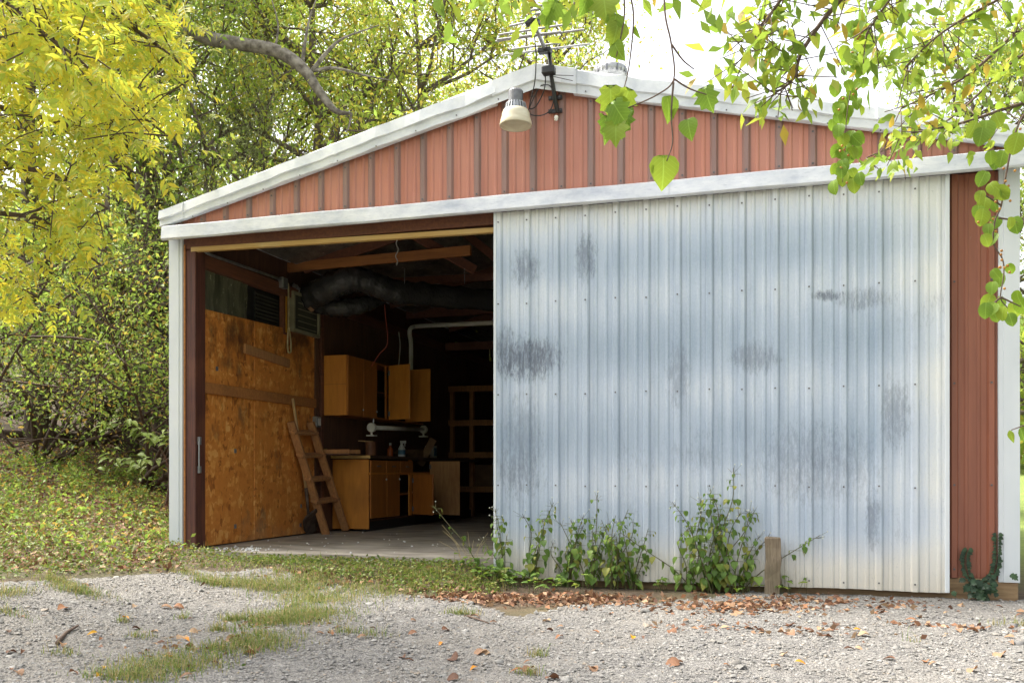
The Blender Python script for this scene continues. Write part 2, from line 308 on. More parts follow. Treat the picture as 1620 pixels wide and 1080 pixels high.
leafmat('leaf_dead',[(.22,.105,.055),(.33,.195,.11),(.16,.075,.042),(.42,.28,.165),(.12,.06,.038),(.30,.14,.065),(.27,.16,.095)],.15,.75)
leafmat('leaf_yellow',[(.62,.32,.02),(.58,.22,.015)],.2,.6)

# ------------------------------------------------------------------ mesh helpers
def origin(o):
    v=np.zeros(3)
    while o is not None: v=v+np.array(o.location); o=o.parent
    return v
def link(name,me,mats,parent,smooth=False):
    for m in (mats if isinstance(mats,(list,tuple)) else [mats]): me.materials.append(M[m])
    if smooth: me.polygons.foreach_set('use_smooth',np.ones(len(me.polygons),bool))
    o=bpy.data.objects.new(name,me); COL.objects.link(o)
    if parent is not None: o.parent=parent
    return o
def tag(o,label,cat,group=None,kind=None):
    if label: o['label']=label
    if cat: o['category']=cat
    if group: o['group']=group
    if kind: o['kind']=kind
    return o
def thing(name,loc,label,cat,group=None):
    o=bpy.data.objects.new(name,None); COL.objects.link(o); o.location=tuple(float(v) for v in loc); o.empty_display_size=.1
    return tag(o,label,cat,group)
class MB:
    def __init__(s): s.v=[]; s.f=[]; s.m=[]
    def add(s,vs,fs,m=0):
        b=len(s.v); s.v+= [tuple(map(float,p)) for p in vs]; s.f+=[tuple(i+b for i in q) for q in fs]; s.m+=[m]*len(fs); return s
    def box(s,x0,x1,y0,y1,z0,z1,m=0):
        return s.add([(x0,y0,z0),(x1,y0,z0),(x1,y1,z0),(x0,y1,z0),(x0,y0,z1),(x1,y0,z1),(x1,y1,z1),(x0,y1,z1)],
          [(0,3,2,1),(4,5,6,7),(0,1,5,4),(1,2,6,5),(2,3,7,6),(3,0,4,7)],m)
    def bar(s,a,b,wd,ht,up=(0,0,1),m=0):
        a=np.array(a,float);b=np.array(b,float);d=(b-a)/np.linalg.norm(b-a);u=np.array(up,float);sd_=np.cross(d,u);sd_/=np.linalg.norm(sd_);u=np.cross(sd_,d)
        vs=[p+sd_*i*wd/2+u*j*ht/2 for p in (a,b) for i,j in ((-1,-1),(1,-1),(1,1),(-1,1))]
        return s.add(vs,[(0,1,2,3),(7,6,5,4),(0,4,5,1),(1,5,6,2),(2,6,7,3),(3,7,4,0)],m)
    def tube(s,pts,r,n=6,cap=True,m=0):
        pts=[np.array(p,float) for p in pts]; k=len(pts); rs=[r]*k if np.isscalar(r) else list(r)
        b=len(s.v); pu=None
        for i,p in enumerate(pts):
            d=pts[min(i+1,k-1)]-pts[max(i-1,0)]; d=d/(np.linalg.norm(d)+1e-9)
            if pu is None: pu=np.cross(d,(.3,.2,1) if abs(d[2])<.9 else (1,0,.1))
            u=pu-d*np.dot(pu,d); u/=np.linalg.norm(u)+1e-9; v=np.cross(d,u); pu=u
            for j in range(n):
                a=2*PI*j/n; q=p+rs[i]*(u*math.cos(a)+v*math.sin(a)); s.v.append(tuple(q))
        for i in range(k-1):
            for j in range(n):
                s.f.append((b+i*n+j,b+i*n+(j+1)%n,b+(i+1)*n+(j+1)%n,b+(i+1)*n+j)); s.m.append(m)
        if cap:
            s.f.append(tuple(b+j for j in range(n))[::-1]); s.f.append(tuple(b+(k-1)*n+j for j in range(n))); s.m+=[m,m]
        return s
    def lathe(s,c,prof,n=20,m=0,axis=2):
        b=len(s.v)
        for r,z in prof:
            for j in range(n):
                a=2*PI*j/n; s.v.append((c[0]+r*math.cos(a),c[1]+r*math.sin(a),c[2]+z))
        for i in range(len(prof)-1):
            for j in range(n): s.f.append((b+i*n+j,b+i*n+(j+1)%n,b+(i+1)*n+(j+1)%n,b+(i+1)*n+j)); s.m.append(m)
        return s
    def build(s,name,mats,parent=None,smooth=False,bevel=0):
        me=bpy.data.meshes.new(name); o0=origin(parent) if parent is not None else np.zeros(3)
        v=np.array(s.v)-o0; me.from_pydata(v.tolist(),[],s.f); me.polygons.foreach_set('material_index',s.m); me.update()
        o=link(name,me,mats,parent,smooth)
        if bevel:
            b=o.modifiers.new('bevel','BEVEL'); b.width=bevel; b.segments=1; b.limit_method='ANGLE'
        return o
def box(name,x0,x1,y0,y1,z0,z1,m,parent,bevel=.004): return MB().box(x0,x1,y0,y1,z0,z1).build(name,m,parent,bevel=bevel)
def quads_mesh(name,V,mats,parent,smooth=False,k=4):
    """V: (N,k,3) polygons -> one mesh"""
    N=len(V); me=bpy.data.meshes.new(name); o0=origin(parent) if parent is not None else np.zeros(3)
    me.vertices.add(N*k); me.vertices.foreach_set('co',(V-o0).astype(np.float32).ravel())
    me.loops.add(N*k); me.loops.foreach_set('vertex_index',np.arange(N*k,dtype=np.int32))
    me.polygons.add(N); me.polygons.foreach_set('loop_start',np.arange(N,dtype=np.int32)*k); 
    me.update(calc_edges=True); me.validate()
    return link(name,me,mats,parent,smooth)
def unit(a): return a/(np.linalg.norm(a,axis=-1,keepdims=True)+1e-9)
def leaf_quads(P,L,asp=.45,droop=.5,spread=1.,flat=None):
    """diamond leaves with a fold along the midrib"""
    N=len(P); t=rng.normal(size=(N,3))*spread; t[:,2]-=droop
    if flat is not None: t[:,2]*=flat
    t=unit(t); n=rng.normal(size=(N,3)); n[:,2]+=1.2
    s=unit(np.cross(t,n)); up=np.cross(s,t); L=np.asarray(L).reshape(-1,1)*np.ones((N,1)); W=L*asp
    a=P; b=P+t*L*.42+s*W*.5+up*W*.18; c=P+t*L-up*L*.08; d=P+t*L*.42-s*W*.5+up*W*.18
    return np.stack([a,b,c,d],1)
def curve(pts,n=8):
    """Catmull-Rom through points"""
    P=np.array(pts,float); P=np.vstack([2*P[0]-P[1],P,2*P[-1]-P[-2]]); out=[]
    for i in range(1,len(P)-2):
        for t in np.linspace(0,1,n,endpoint=False):
            p0,p1,p2,p3=P[i-1:i+3]; out.append(.5*((2*p1)+(-p0+p2)*t+(2*p0-5*p1+4*p2-p3)*t*t+(-p0+3*p1-3*p2+p3)*t**3))
    out.append(P[-2]); return np.array(out)

# ------------------------------------------------------------------ ground, gravel
def tensor(xs,ys,fz,keep=None):
    X,Y=np.meshgrid(xs,ys); Z=fz(X,Y); nx,ny=len(xs),len(ys); V=np.stack([X,Y,Z],-1).reshape(-1,3)
    i,j=np.meshgrid(np.arange(nx-1),np.arange(ny-1)); a=(j*nx+i).ravel(); Fq=np.stack([a,a+1,a+nx+1,a+nx],1)
    if keep is not None:
        Cc=V[Fq].mean(1); Fq=Fq[keep(Cc[:,0],Cc[:,1])]
        u,inv=np.unique(Fq,return_inverse=True); V=V[u]; Fq=inv.reshape(-1,4)
    return V,Fq
def grid_obj(name,V,Fq,m):
    me=bpy.data.meshes.new(name); me.from_pydata(V.tolist(),[],Fq.tolist()); me.update()
    o=link(name,me,m,None,True); tag(o,None,None,kind='structure'); return o
far=np.array([.3,.7,1.4,2.5,4,7,11,17,26,40,70,120,220,400,800])
xs=np.concatenate([-14-far[::-1],np.arange(-14,4.01,.1),4+far]); ys=np.concatenate([-9-far[::-1],np.arange(-9,10.01,.1),10+far])
V,Fq=tensor(xs,ys,g); grid_obj('ground',V,Fq,'forest_soil')
# boundary of the gravel in picture points, carried to the ground
edge_px=[(-900,925),(-400,925),(0,921),(150,916),(250,908),(330,902),(430,903),(500,918),(560,935),(640,940),(740,952),(800,975),(900,960),(1000,955),(1100,950),(1230,938)]
edge=np.array([GP(*p)[:2] for p in edge_px]); edge=np.vstack([[-60,edge[0,1]-2],edge,[.0,-.02],[60,-.02]])
edge=edge[np.argsort(edge[:,0])]
def wob(x,y): return .05*np.sin(x*7.3+y*2)+.04*np.sin(x*17.1+1)+.03*np.sin(y*23+x*31)
def is_gravel(x,y): return y<np.interp(x,edge[:,0],edge[:,1])+wob(x,y)
V,Fq=tensor(np.concatenate([np.arange(-30,-8,.5),np.arange(-8,4,.05),np.arange(4,30,.5)]),np.concatenate([np.arange(-30,-7,.5),np.arange(-7,.02,.05)]),
  lambda x,y:g(x,y)+.007+.004*np.sin(x*9+y*4)*np.sin(y*11-x*3),is_gravel)
grid_obj('gravel_drive',V,Fq,'gravel')
def in_view(P,m=60):
    x,y,Z=project(P); return (x>-m)&(x<1620+m)&(y>-m)&(y<1080+m)&(Z>0)
def scatter_px(n,box_,keep=None):
    """random ground points that show inside a picture rectangle, even per square metre near it"""
    out=[]; x0,y0,x1,y1=box_
    pts=np.array([GP(px,py)[:2] for px in np.linspace(x0,x1,5) for py in np.linspace(y0,y1,4)]); lo,hi=pts.min(0),pts.max(0)
    while len(out)<n:
        q=rng.uniform(lo,hi,size=(n*4,2)); P=np.column_stack([q,g(q[:,0],q[:,1])]); a,b,Z=project(P)
        ok=(a>x0)&(a<x1)&(b>y0)&(b<y1)
        if keep is not None: ok&=keep(P[:,0],P[:,1])
        out+=P[ok].tolist()
        if ok.sum()==0: break
    return np.array(out[:n])
# loose stones
def stones(n):
    q=np.column_stack([rng.uniform(-6.5,2.6,n),-.05-rng.uniform(0,1,n)**.8*4.4]); P=np.column_stack([q,g(q[:,0],q[:,1])+.009])
    P=P[in_view(P)&is_gravel(P[:,0],P[:,1])]; N=len(P)
    r=rng.gamma(2.2,.0017,N)+.0022; r[rng.random(N)<.012]*=2.2
    base=np.array([(1,0,0),(0,1,0),(-1,0,0),(0,-1,0),(0,0,1.),(.7,.7,.55),(-.7,-.7,.5)])
    T=np.array([(0,5,4),(0,1,5),(1,4,5),(1,2,4),(2,6,4),(2,3,6),(3,4,6),(3,0,4)])
    J=base[None]*(1+.35*rng.normal(size=(N,7,1))*.6)*np.array([1,1,.6])+.12*rng.normal(size=(N,7,3)); J[:,:,2]=np.maximum(J[:,:,2],-.3)
    a=rng.uniform(0,2*PI,N); R=np.stack([np.cos(a),-np.sin(a),np.sin(a),np.cos(a)],1).reshape(N,2,2)
    J[:,:,:2]=np.einsum('nij,nkj->nki',R,J[:,:,:2])
    V=P[:,None]+J*r[:,None,None]; me=bpy.data.meshes.new('loose_gravel'); fs=(T[None]+7*np.arange(N)[:,None,None]).reshape(-1,3)
    me.vertices.add(N*7); me.vertices.foreach_set('co',V.astype(np.float32).ravel()); me.loops.add(len(fs)*3); me.loops.foreach_set('vertex_index',fs.astype(np.int32).ravel())
    me.polygons.add(len(fs)); me.polygons.foreach_set('loop_start',np.arange(len(fs),dtype=np.int32)*3); me.update(calc_edges=True)
    o=link('loose_gravel',me,'gravel_stone',None); tag(o,'loose grey limestone chips covering the gravel drive','gravel',kind='stuff')
stones(75000)

# ------------------------------------------------------------------ the garage
AX=-1.894; HALF=3.45; ZA=3.856; SL=.2485      # ridge x, half width of the roof edge, top of ridge, roof slope
XL,XR=-5.285,1.483; XW=-5.12; U=.2321; LEN=9.0
def roof_z(x): return ZA-SL*abs(x-AX)
G=thing('metal_garage',(AX,0,-.19),'metal garage with red gable, white trim and half-open sliding door','garage')
def rib_profile(x0,x1,phase,hm=.019,hn=.006):
    pts=[]; k0=int((x0-phase)/U)-2
    for k in range(k0,k0+int((x1-x0)/U)+5):
        cx=phase+k*U
        pts+=[(cx-.030,0,0),(cx-.016,hm,1),(cx+.016,hm,2),(cx+.030,0,0)]
        for q in (1/3,2/3): pts+=[(cx+U*q-.016,0,0),(cx+U*q-.007,hn,0),(cx+U*q+.007,hn,0),(cx+U*q+.016,0,0)]
    pts=sorted(pts); out=[p for p in pts if x0+.002<p[0]<x1-.002]
    def h(x): return np.interp(x,[p[0] for p in pts],[p[1] for p in pts])
    return [(x0,float(h(x0)),0)]+out+[(x1,float(h(x1)),0)]
def ribbed(name,x0,x1,phase,ybase,zb,zt,mats,parent,skin=.0015,rows=1):
    pr=rib_profile(x0,x1,phase); mb=MB(); n=len(pr)
    for r in range(rows+1):
        for x,h,_ in pr:
            a=zb(x) if callable(zb) else zb; b=zt(x) if callable(zt) else zt
            mb.v.append((x,ybase-h-skin,a+(b-a)*r/rows))
    for r in range(rows):
        for i in range(n-1):
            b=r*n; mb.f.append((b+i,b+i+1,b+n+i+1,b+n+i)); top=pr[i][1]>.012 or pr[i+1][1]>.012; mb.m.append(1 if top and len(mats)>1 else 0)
    return mb.build(name,mats,parent)
def hex_screws(name,pts,parent,r=.0075):
    mb=MB()
    for p in pts:
        c=np.array(p); a=[c+(r*math.cos(t),0,r*math.sin(t)) for t in np.arange(6)*PI/3]; b=[q+(0,-.006,0) for q in a]
        mb.add(a+b,[(11,10,9,8,7,6)]+[(i,(i+1)%6,6+(i+1)%6,6+i) for i in range(6)])
    o=mb.build(name,'screw',parent); o['kind']='stuff'; return o
# gable wall: overlapping ribbed sheets
gw=box('gable_wall',XL+.02,XR-.02,.012,.03,2.72,2.90,'post_wood',G,0)
PH=-2.17; zgab=2.80
edges=[XL+.03]+[PH+U*4*k+.034 for k in range(-3,4)]+[XR-.03]
for a,b in zip(edges[:-1],edges[1:]):
    if b-a>.05: ribbed('ribbed_sheet',a,b+ .028 if b<XR-.1 else b,PH,.0,zgab,lambda x:roof_z(x)-.10,['red_metal','red_rib'],gw,skin=.0015+.002*rng.random())
sp=[]
for k in range(-14,16):
    x=PH+k*U
    if XL+.1<x<XR-.05:
        sp.append((x,-.0205,2.905)); zt=roof_z(x)-.215
        if zt>3.0: sp.append((x,-.0205,zt))
hex_screws('screws',sp,gw)
# wall right of the opening, behind the door
rw=box('front_wall',-2.17,XR-.02,.012,.03,-.04,2.72,'post_wood',G,0)
e2=[-2.17,-1.24,-.31,.62,XR-.10]
for a,b in zip(e2[:-1],e2[1:]): ribbed('ribbed_sheet',a,b,PH,.0,-.04,2.74,['red_side'],rw,skin=.002)
hex_screws('screws',[(PH+U*k,-.021,z) for k in range(1,16) for z in (.02,.60,1.30,2.0) if .9<PH+U*k<XR-.1],rw)
box('sill_beam',-2.15,XR-.005,-.012,.12,-.20,-.042,'sill_wood',G,.008)
# corner trims (folded sheet: front face, side face, stiffening lip)
for nm,xa,xb,xs_ in (('L',XL,-5.155,XL),('R',1.352,XR,XR)):
    mb=MB(); xo=xs_; xi=xb if nm=='L' else xa; sgn=1 if nm=='L' else -1
    prof=[(xi,-.004),(xi-sgn*.004,-.020),(xi-sgn*.030,-.020),(xi-sgn*.034,-.026),(xo,-.026),(xo,.12)]
    zb=.0 if nm=='L' else -.06
    for z in (zb,.7,1.4,2.1,2.76): mb.v+=[(px+.003*rng.normal()*(0.4),py,z) for px,py in prof]
    for r in range(4):
        for i in range(5): mb.f.append((r*6+i,r*6+i+1,(r+1)*6+i+1,(r+1)*6+i)); mb.m.append(0)
    o=mb.build('corner_trim','corner_paint',G); so_=o.modifiers.new('s','SOLIDIFY'); so_.thickness=.003
# rake trim along the roof edge: faces with a turned-under lip, a little buckled
def rake(name,xa,xb,yoff=0,h0=None,mat_='trim_metal'):
    n=max(2,int(abs(xb-xa)/.12)); xs_=np.linspace(xa,xb,n+1); mb=MB(); k=8
    for x in xs_:
        t=roof_z(x); hh=.145+.047*(1-abs(x-AX)/HALF); d=.006*rng.normal(); e=.004*rng.normal()
        for y,z in ((.05,t+.006),(-.062,t),(-.080+d*.6,t-.012+e),(-.088+d,t-hh*.60+e),(-.072,t-hh*.66+e),(-.074+d*.4,t-hh+e),(-.060,t-hh-.006+e),(-.03,t-hh-.004)): mb.v.append((x,y+yoff,z))
    for i in range(n):
        for j in range(k-1):
            a=i*k+j; q=(a,a+k,a+k+1,a+1) if xb>xa else (a,a+1,a+k+1,a+k); mb.f.append(q); mb.m.append(0)
    # end closers
    for b in (0,n*k): mb.f.append(tuple(b+j for j in range(k))); mb.m.append(0)
    return mb.build(name,mat_,G)
rake('rake_trim',-5.345,-5.10,-.006); rake('rake_trim',-5.11,-3.62,0); rake('rake_trim',-3.64,-2.22,-.005); rake('rake_trim',-1.60,.60,0); rake('rake_trim',.58,1.556,-.005)
rc=MB(); 
def cap(x0,x1):
    n=12; xs_=sorted(set(list(np.linspace(x0,x1,n+1))+[AX])); k=6; mb=MB()
    for x in xs_:
        t=roof_z(x)+.010; d=.003*rng.normal()
        for y,z in ((.10,t+.004),(-.066,t),(-.094+d,t-.012),(-.100+d,t-.135),(-.082,t-.145),(-.084,t-.202)): mb.v.append((x,y,z))
    for i in range(len(xs_)-1):
        for j in range(k-1): a=i*k+j; mb.f.append((a,a+k,a+k+1,a+1)); mb.m.append(0)
    return mb.build('ridge_cap','trim_metal',G)
cap(-2.25,-1.575)
hex_screws('screws',[(x,-.082,roof_z(x)-.165) for x in np.arange(-5.0,1.5,.35)],G,.006)
# roof sheets
rf=MB().bar((AX,-.02,ZA-.018),(AX,LEN,ZA-.018),.10,.03).build('roof_ridge','trim_metal',G)
for sgn in (-1,1):
    for k in range(10):
        y0=-.03+k*.91; y1=min(y0+.93,LEN+.05); mb=MB(); x1=AX+sgn*HALF
        za,zb=ZA-.012,ZA-.012-SL*HALF; lo=.004*(k%2)
        for dz in (0,-.03): mb.v+=[(AX,y0,za+dz-lo),(x1,y0,zb+dz-lo),(x1,y1,zb+dz-lo),(AX,y1,za+dz-lo)]
        mb.f+=[(0,1,2,3),(7,6,5,4),(0,4,5,1),(1,5,6,2),(2,6,7,3),(3,7,4,0)]; mb.m+=[0]*6
        mb.build('roof_sheet','trim_metal',rf)
    # foil insulation under the sheets, sagging between purlins
    mb=MB(); nx,ny=14,40
    for j in range(ny+1):
        for i in range(nx+1):
            x=AX+sgn*(HALF-.2)*i/nx; y=.12+(LEN-.2)*j/ny; z=roof_z(x)-.10-.02*abs(math.sin(i*1.35))-.012*rng.random(); mb.v.append((x,y,z))
    for j in range(ny):
        for i in range(nx): a=j*(nx+1)+i; mb.f.append((a,a+1,a+nx+2,a+nx+1)); mb.m.append(0)
    mb.build('roof_insulation','roof_foil',rf,smooth=True)
# door track cover along the front, in three lengths
def cover(xa,xb,dy):
    n=max(3,int((xb-xa)/.15)); k=6; mb=MB()
    for x in np.linspace(xa,xb,n+1):
        d=.0035*math.sin(x*5.1)+.0025*math.sin(x*13+1); e=.003*math.sin(x*3.3+2)
        for y,z in ((-.004,2.875),(-.07,2.862+e),(-.150+d,2.832+e),(-.160+d,2.728+e),(-.150,2.715+e),(-.125,2.717)): mb.v.append((x,y+dy,z))
    for i in range(n):
        for j in range(k-1): a=i*k+j; mb.f.append((a,a+k,a+k+1,a+1)); mb.m.append(0)
    for b in (0,n*k): mb.f.append(tuple(b+j for j in range(k))+()); mb.m.append(0)
    o=mb.build('track_cover','cover_metal',G); s=o.modifiers.new('s','SOLIDIFY'); s.thickness=.002; return o
cover(-5.27,-3.16,0); cover(-3.18,-.86,-.004); cover(-.88,1.60,0)
box('door_track',-5.2,1.4,-.115,-.085,2.735,2.80,'dark_zinc',G,.004)
box('header_beam',-5.15,-2.15,.0,.10,2.66,2.80,'girt_wood',G,.004)
MB().bar((-5.08,.02,2.655),(-2.2,.02,2.615),.05,.04).build('head_strip','strip_wood',G,bevel=.003)
# door post with latch
dp=box('door_post',-5.155,-5.035,.0,.15,-.05,2.655,'post_wood',G,.006)
box('post_edge',-5.150,-5.132,-.012,-.002,.0,2.70,'beam_wood',dp,.003)
lt=MB().tube([PX(313,698,-5.03)+(.012,0,0),PX(313,748,-5.03)+(.012,0,0)],.007,6).build('latch_bar','grey_metal',dp)
MB().box(-5.035,-5.012,.03,.055,.93,1.0).box(-5.035,-5.012,.03,.055,.68,.74).build('latch_bracket','grey_metal',dp)
# sliding door
DX0,DX1=-2.232,1.036; DY=-.075; DZ0,DZ1=-.136,2.705
door=box('sliding_door',DX0+.02,DX1-.02,DY+.004,DY+.03,DZ0+.03,DZ1,'dark_wood',G,0)
door['label']='white sheet-metal sliding door worn to blue grey'
dph=DX0+.035
ed=[DX0+.012]+[dph+U*4*k+.034 for k in range(1,4)]+[DX1-.012]
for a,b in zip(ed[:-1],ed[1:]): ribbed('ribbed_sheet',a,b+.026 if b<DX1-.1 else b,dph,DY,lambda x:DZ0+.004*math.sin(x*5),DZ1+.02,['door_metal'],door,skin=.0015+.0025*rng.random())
dsp=[(dph+U*k,DY-.0215,z+.004*rng.normal()) for k in range(0,15) for z in (2.645,2.0,1.29,.585,-.085) if dph+U*k<DX1-.02]
hex_screws('screws',dsp,door,.0065)
for xa,xb in ((DX0-.002,DX0+.020),(DX1-.026,DX1+.002)):
    MB().box(xa,xb,DY-.030,DY+.032,DZ0+.0,DZ1+.02).build('edge_trim','corner_paint',door,bevel=.003)
# left wall
lw=box('left_wall',XL+.012,XL+.03,.13,LEN,-.15,2.985,'dark_wood',G,0)
for k in range(10):
    y0=.10+k*.9; MB().box(XL-.004,XL+.010,y0,min(y0+.9,LEN)-.003,-.1,2.972).build('ribbed_sheet','red_side',lw)
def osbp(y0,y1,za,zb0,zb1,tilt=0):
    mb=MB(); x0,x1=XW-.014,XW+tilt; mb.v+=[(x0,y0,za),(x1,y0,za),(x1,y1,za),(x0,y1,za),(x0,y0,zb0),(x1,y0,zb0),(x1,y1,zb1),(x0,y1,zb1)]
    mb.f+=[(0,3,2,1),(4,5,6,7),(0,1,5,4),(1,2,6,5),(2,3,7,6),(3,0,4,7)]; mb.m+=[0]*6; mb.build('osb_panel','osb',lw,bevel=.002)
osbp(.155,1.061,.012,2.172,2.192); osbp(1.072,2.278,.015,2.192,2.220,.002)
box('batten',XW,XW+.034,.16,2.27,1.405,1.505,'beam_wood',lw,.004)
MB().bar(PX(387,551,XW+.014),PX(457,575,XW+.014),.028,.09).build('batten','ladder_wood',lw,bevel=.003)
box('stud',XW-.10,XW+.01,2.285,2.37,.0,2.7,'dark_wood',lw); box('stud',XW-.10,XW+.004,2.44,2.50,.0,2.7,'girt_wood',lw)
mb=MB(); n=24
for i in range(n+1):
    for j in range(7): y=.16+.86*i/n; mb.v.append((XW-.03-.02*math.sin(j*.55)+.006*rng.normal(),y,2.10+.50*j/6))
for i in range(n):
    for j in range(6): a=i*7+j; mb.f.append((a,a+7,a+8,a+1)); mb.m.append(0)
mb.build('foil_insulation','wall_foil',lw,smooth=True)
box('wall_plate',XW-.06,XW+.02,.10,1.86,2.545,2.665,'girt_wood',lw); box('wall_plate',XW-.06,XW+.0,1.87,LEN,2.545,2.665,'girt_wood',lw)
box('dark_board',XW-.11,XW-.09,1.03,2.28,2.12,2.60,'black_paint',lw,0)
lv=box('wall_vent',XW-.085,XW-.07,1.20,1.62,2.17,2.52,'black_paint',lw,0)
for k in range(9): MB().bar((XW-.065,1.2,2.19+.038*k),(XW-.065,1.62,2.19+.038*k),.02,.012,(.5,0,1)).build('louvre','ac_dark',lv)
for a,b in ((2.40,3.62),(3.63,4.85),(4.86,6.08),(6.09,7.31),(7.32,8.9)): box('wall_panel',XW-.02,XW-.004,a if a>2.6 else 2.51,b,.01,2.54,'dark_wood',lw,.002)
hexp=[PX(*p,XW) for p in ((343,583),(372,713),(476,800),(372,832),(475,830))]
mb=MB()
for p in hexp: mb.box(p[0],p[0]+.004,p[1]-.018,p[1]+.018,p[2]-.02,p[2]+.02)
o=mb.build('nail_plates','grey_metal',lw); o['kind']='stuff'
# other walls, dark inside
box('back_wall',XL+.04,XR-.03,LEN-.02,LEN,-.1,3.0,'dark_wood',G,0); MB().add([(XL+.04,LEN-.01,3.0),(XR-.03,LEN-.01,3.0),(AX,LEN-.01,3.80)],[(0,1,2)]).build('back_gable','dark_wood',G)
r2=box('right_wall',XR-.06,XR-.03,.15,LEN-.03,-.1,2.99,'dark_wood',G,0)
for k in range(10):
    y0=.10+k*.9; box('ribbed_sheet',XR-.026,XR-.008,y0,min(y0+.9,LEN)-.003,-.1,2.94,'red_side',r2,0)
fl=MB().box(XL+.05,-2.16,-.05,.15,-.25,0).box(XL+.05,XR-.06,.15,LEN-.03,-.25,.0).build('concrete_floor','concrete',None); tag(fl,None,None,kind='structure')
# trusses
def timber(name,a,b,w_,h_,m='beam_wood',par=None): return MB().bar(a,b,w_,h_).build(name,m,par or G,bevel=.004)
tr=timber('truss',PY(452,424,1.95),PY(745,396,1.95),.045,.10)
timber('web',PY(655,372,1.90),PY(752,428,2.25),.04,.10,'girt_wood',tr); timber('web',PY(730,365,2.6),PY(800,420,2.6),.04,.09,'girt_wood',tr)
timber('hanger',PY(518,412,1.93),PY(518,432,1.93),.04,.05,'girt_wood',tr)
for y in (1.95,4.2,6.4):
    for sgn in (-1,1): timber('rafter',(AX,y,ZA-.17),(AX+sgn*(HALF-.28),y,ZA-.17-SL*(HALF-.28)),.04,.12,'girt_wood',tr)
    if y>5: timber('tie_beam',(XW,y,2.62),(XR-.08,y,2.62),.05,.12,'girt_wood',tr)
timber('tie_beam',PY(628,498,5.2),PY(800,487,5.2),.06,.14,'girt_wood',tr)
timber('tie_beam',PY(600,447,3.4),PY(820,436,3.4),.05,.09,'girt_wood',tr)
for k in range(6):
    x=AX-.5-k*.5; timber('purlin',(x,.2,roof_z(x)-.085),(x,LEN-.1,roof_z(x)-.085),.08,.035,'girt_wood',tr)
# roof ventilator behind the ridge
p=PY(965,117,2.2); vb=p[2]-.05
rv=thing('roof_vent',(p[0],2.2,roof_z(p[0])-.01),'round galvanised roof vent poking up behind the ridge','roof vent')
MB().lathe((p[0],2.2,roof_z(p[0])-.02),[(.10,0),(.10,vb-roof_z(p[0])+.04)],18).build('collar','grey_metal',rv)
MB().lathe((p[0],2.2,vb),[(.10,0),(.155,.02),(.175,.06),(.165,.10),(.11,.125),(0,.13)],24).build('dome','alu',rv,smooth=True)
for k in range(20):
    a=k*PI/10; MB().bar((p[0]+.172*math.cos(a),2.2+.172*math.sin(a),vb+.02),(p[0]+.168*math.cos(a),2.2+.168*math.sin(a),vb+.085),.016,.012,(math.cos(a),math.sin(a),0)).build('fin','dark_zinc' if k%2 else 'alu',rv)

# ------------------------------------------------------------------ lamp and aerial on the gable
lc=PY(816,200,-.27); px_m=1461/project(lc)[2]
def q(v): return v/px_m
L=thing('yard_light',(lc[0],-.01,lc[2]),'grey yard light with cream bell-shaped lens below the roof peak','lamp')
base=(lc[0],lc[1],lc[2])
MB().lathe(base,[(0,q(57)),(q(10),q(57)),(q(11.5),q(55)),(q(11.5),q(36)),(q(14),q(35)),(0,q(34))],20).build('ballast_housing','dark_zinc',L)
mb=MB(); 
for k in range(22):
    a=2*PI*k/22; mb.bar(np.array(base)+(q(14.5)*math.cos(a),q(14.5)*math.sin(a),q(36)),np.array(base)+(q(17)*math.cos(a),q(17)*math.sin(a),q(25)),q(1.6),q(2.5),(math.cos(a),math.sin(a),.2))
mb.lathe(base,[(q(13),q(36)),(q(15),q(24))],22).build('cooling_collar','grey_metal',L)
MB().lathe(base,[(q(15),q(27)),(q(19.5),q(25)),(q(22),q(20)),(q(22.5),q(15)),(q(24.5),q(8)),(q(25.8),q(2)),(q(25.2),0),(q(23.5),q(3)),(q(20.5),q(14)),(q(14),q(20))],32).build('lens','lens_cream',L,smooth=True)
MB().lathe(base,[(0,q(10)),(q(5),q(11)),(q(7),q(16)),(q(5),q(24)),(0,q(26))],16).build('bulb','lens_cream',L,smooth=True)
MB().tube([np.array(base)+(0,.0,q(45)),(lc[0],-.10,lc[2]+q(45)),(lc[0],-.01,lc[2]+q(36))],.016,8).build('arm','dark_zinc',L)
A0=PY(882,178,-.06); MX=A0[0]
AN=thing('tv_aerial',(A0[0],-.02,A0[2]),'television aerial on a black bracket mast at the roof peak','aerial')
top=PY(868.5,82,-.16)
MB().tube([A0,PY(877,150,-.07),PY(872,120,-.14),top],[.017,.017,.016,.015],8).build('mast','black_paint',AN,smooth=True)
for yy in (155,176):
    a,b=PY(868,yy+1,-.035),PY(889,yy-1,-.035); br=MB().bar(a,b,.02,.028).build('bracket','black_paint',AN)
    hex_screws('bolts',[a+(.015,-.012,0),b-(.015,.012,0)],br,.008)
amp=PY(868,112,-.19); MB().box(amp[0]-.05,amp[0]+.05,amp[1]-.035,amp[1]+.035,amp[2]-.03,amp[2]+.03).build('amplifier_box','black_paint',AN,bevel=.008)
z0=top[2]+.005
b0,b1=PZ(866,88,z0),PZ(826,-6,z0)
MB().bar(b0+(0,.06,0),b1,.022,.022).build('boom','alu',AN)
for (xa,ya,xb,yb) in ((793.6,87.6,933,69.7),(808.9,78.4,886,68.2),(784,65.6,924,46.9),(786,63,887,50.5),(788.5,55.4,904.6,37.7),(806,41.7,858,30),(823,33.6,857,28.6),(825,26.5,856,21),(838,17,862,12.5),(842,10.5,866,7.5)):
    a,b=PZ(xa,ya,z0+.012),PZ(xb,yb,z0+.012); MB().tube([a,b],.0075,6).build('element','alu',AN)
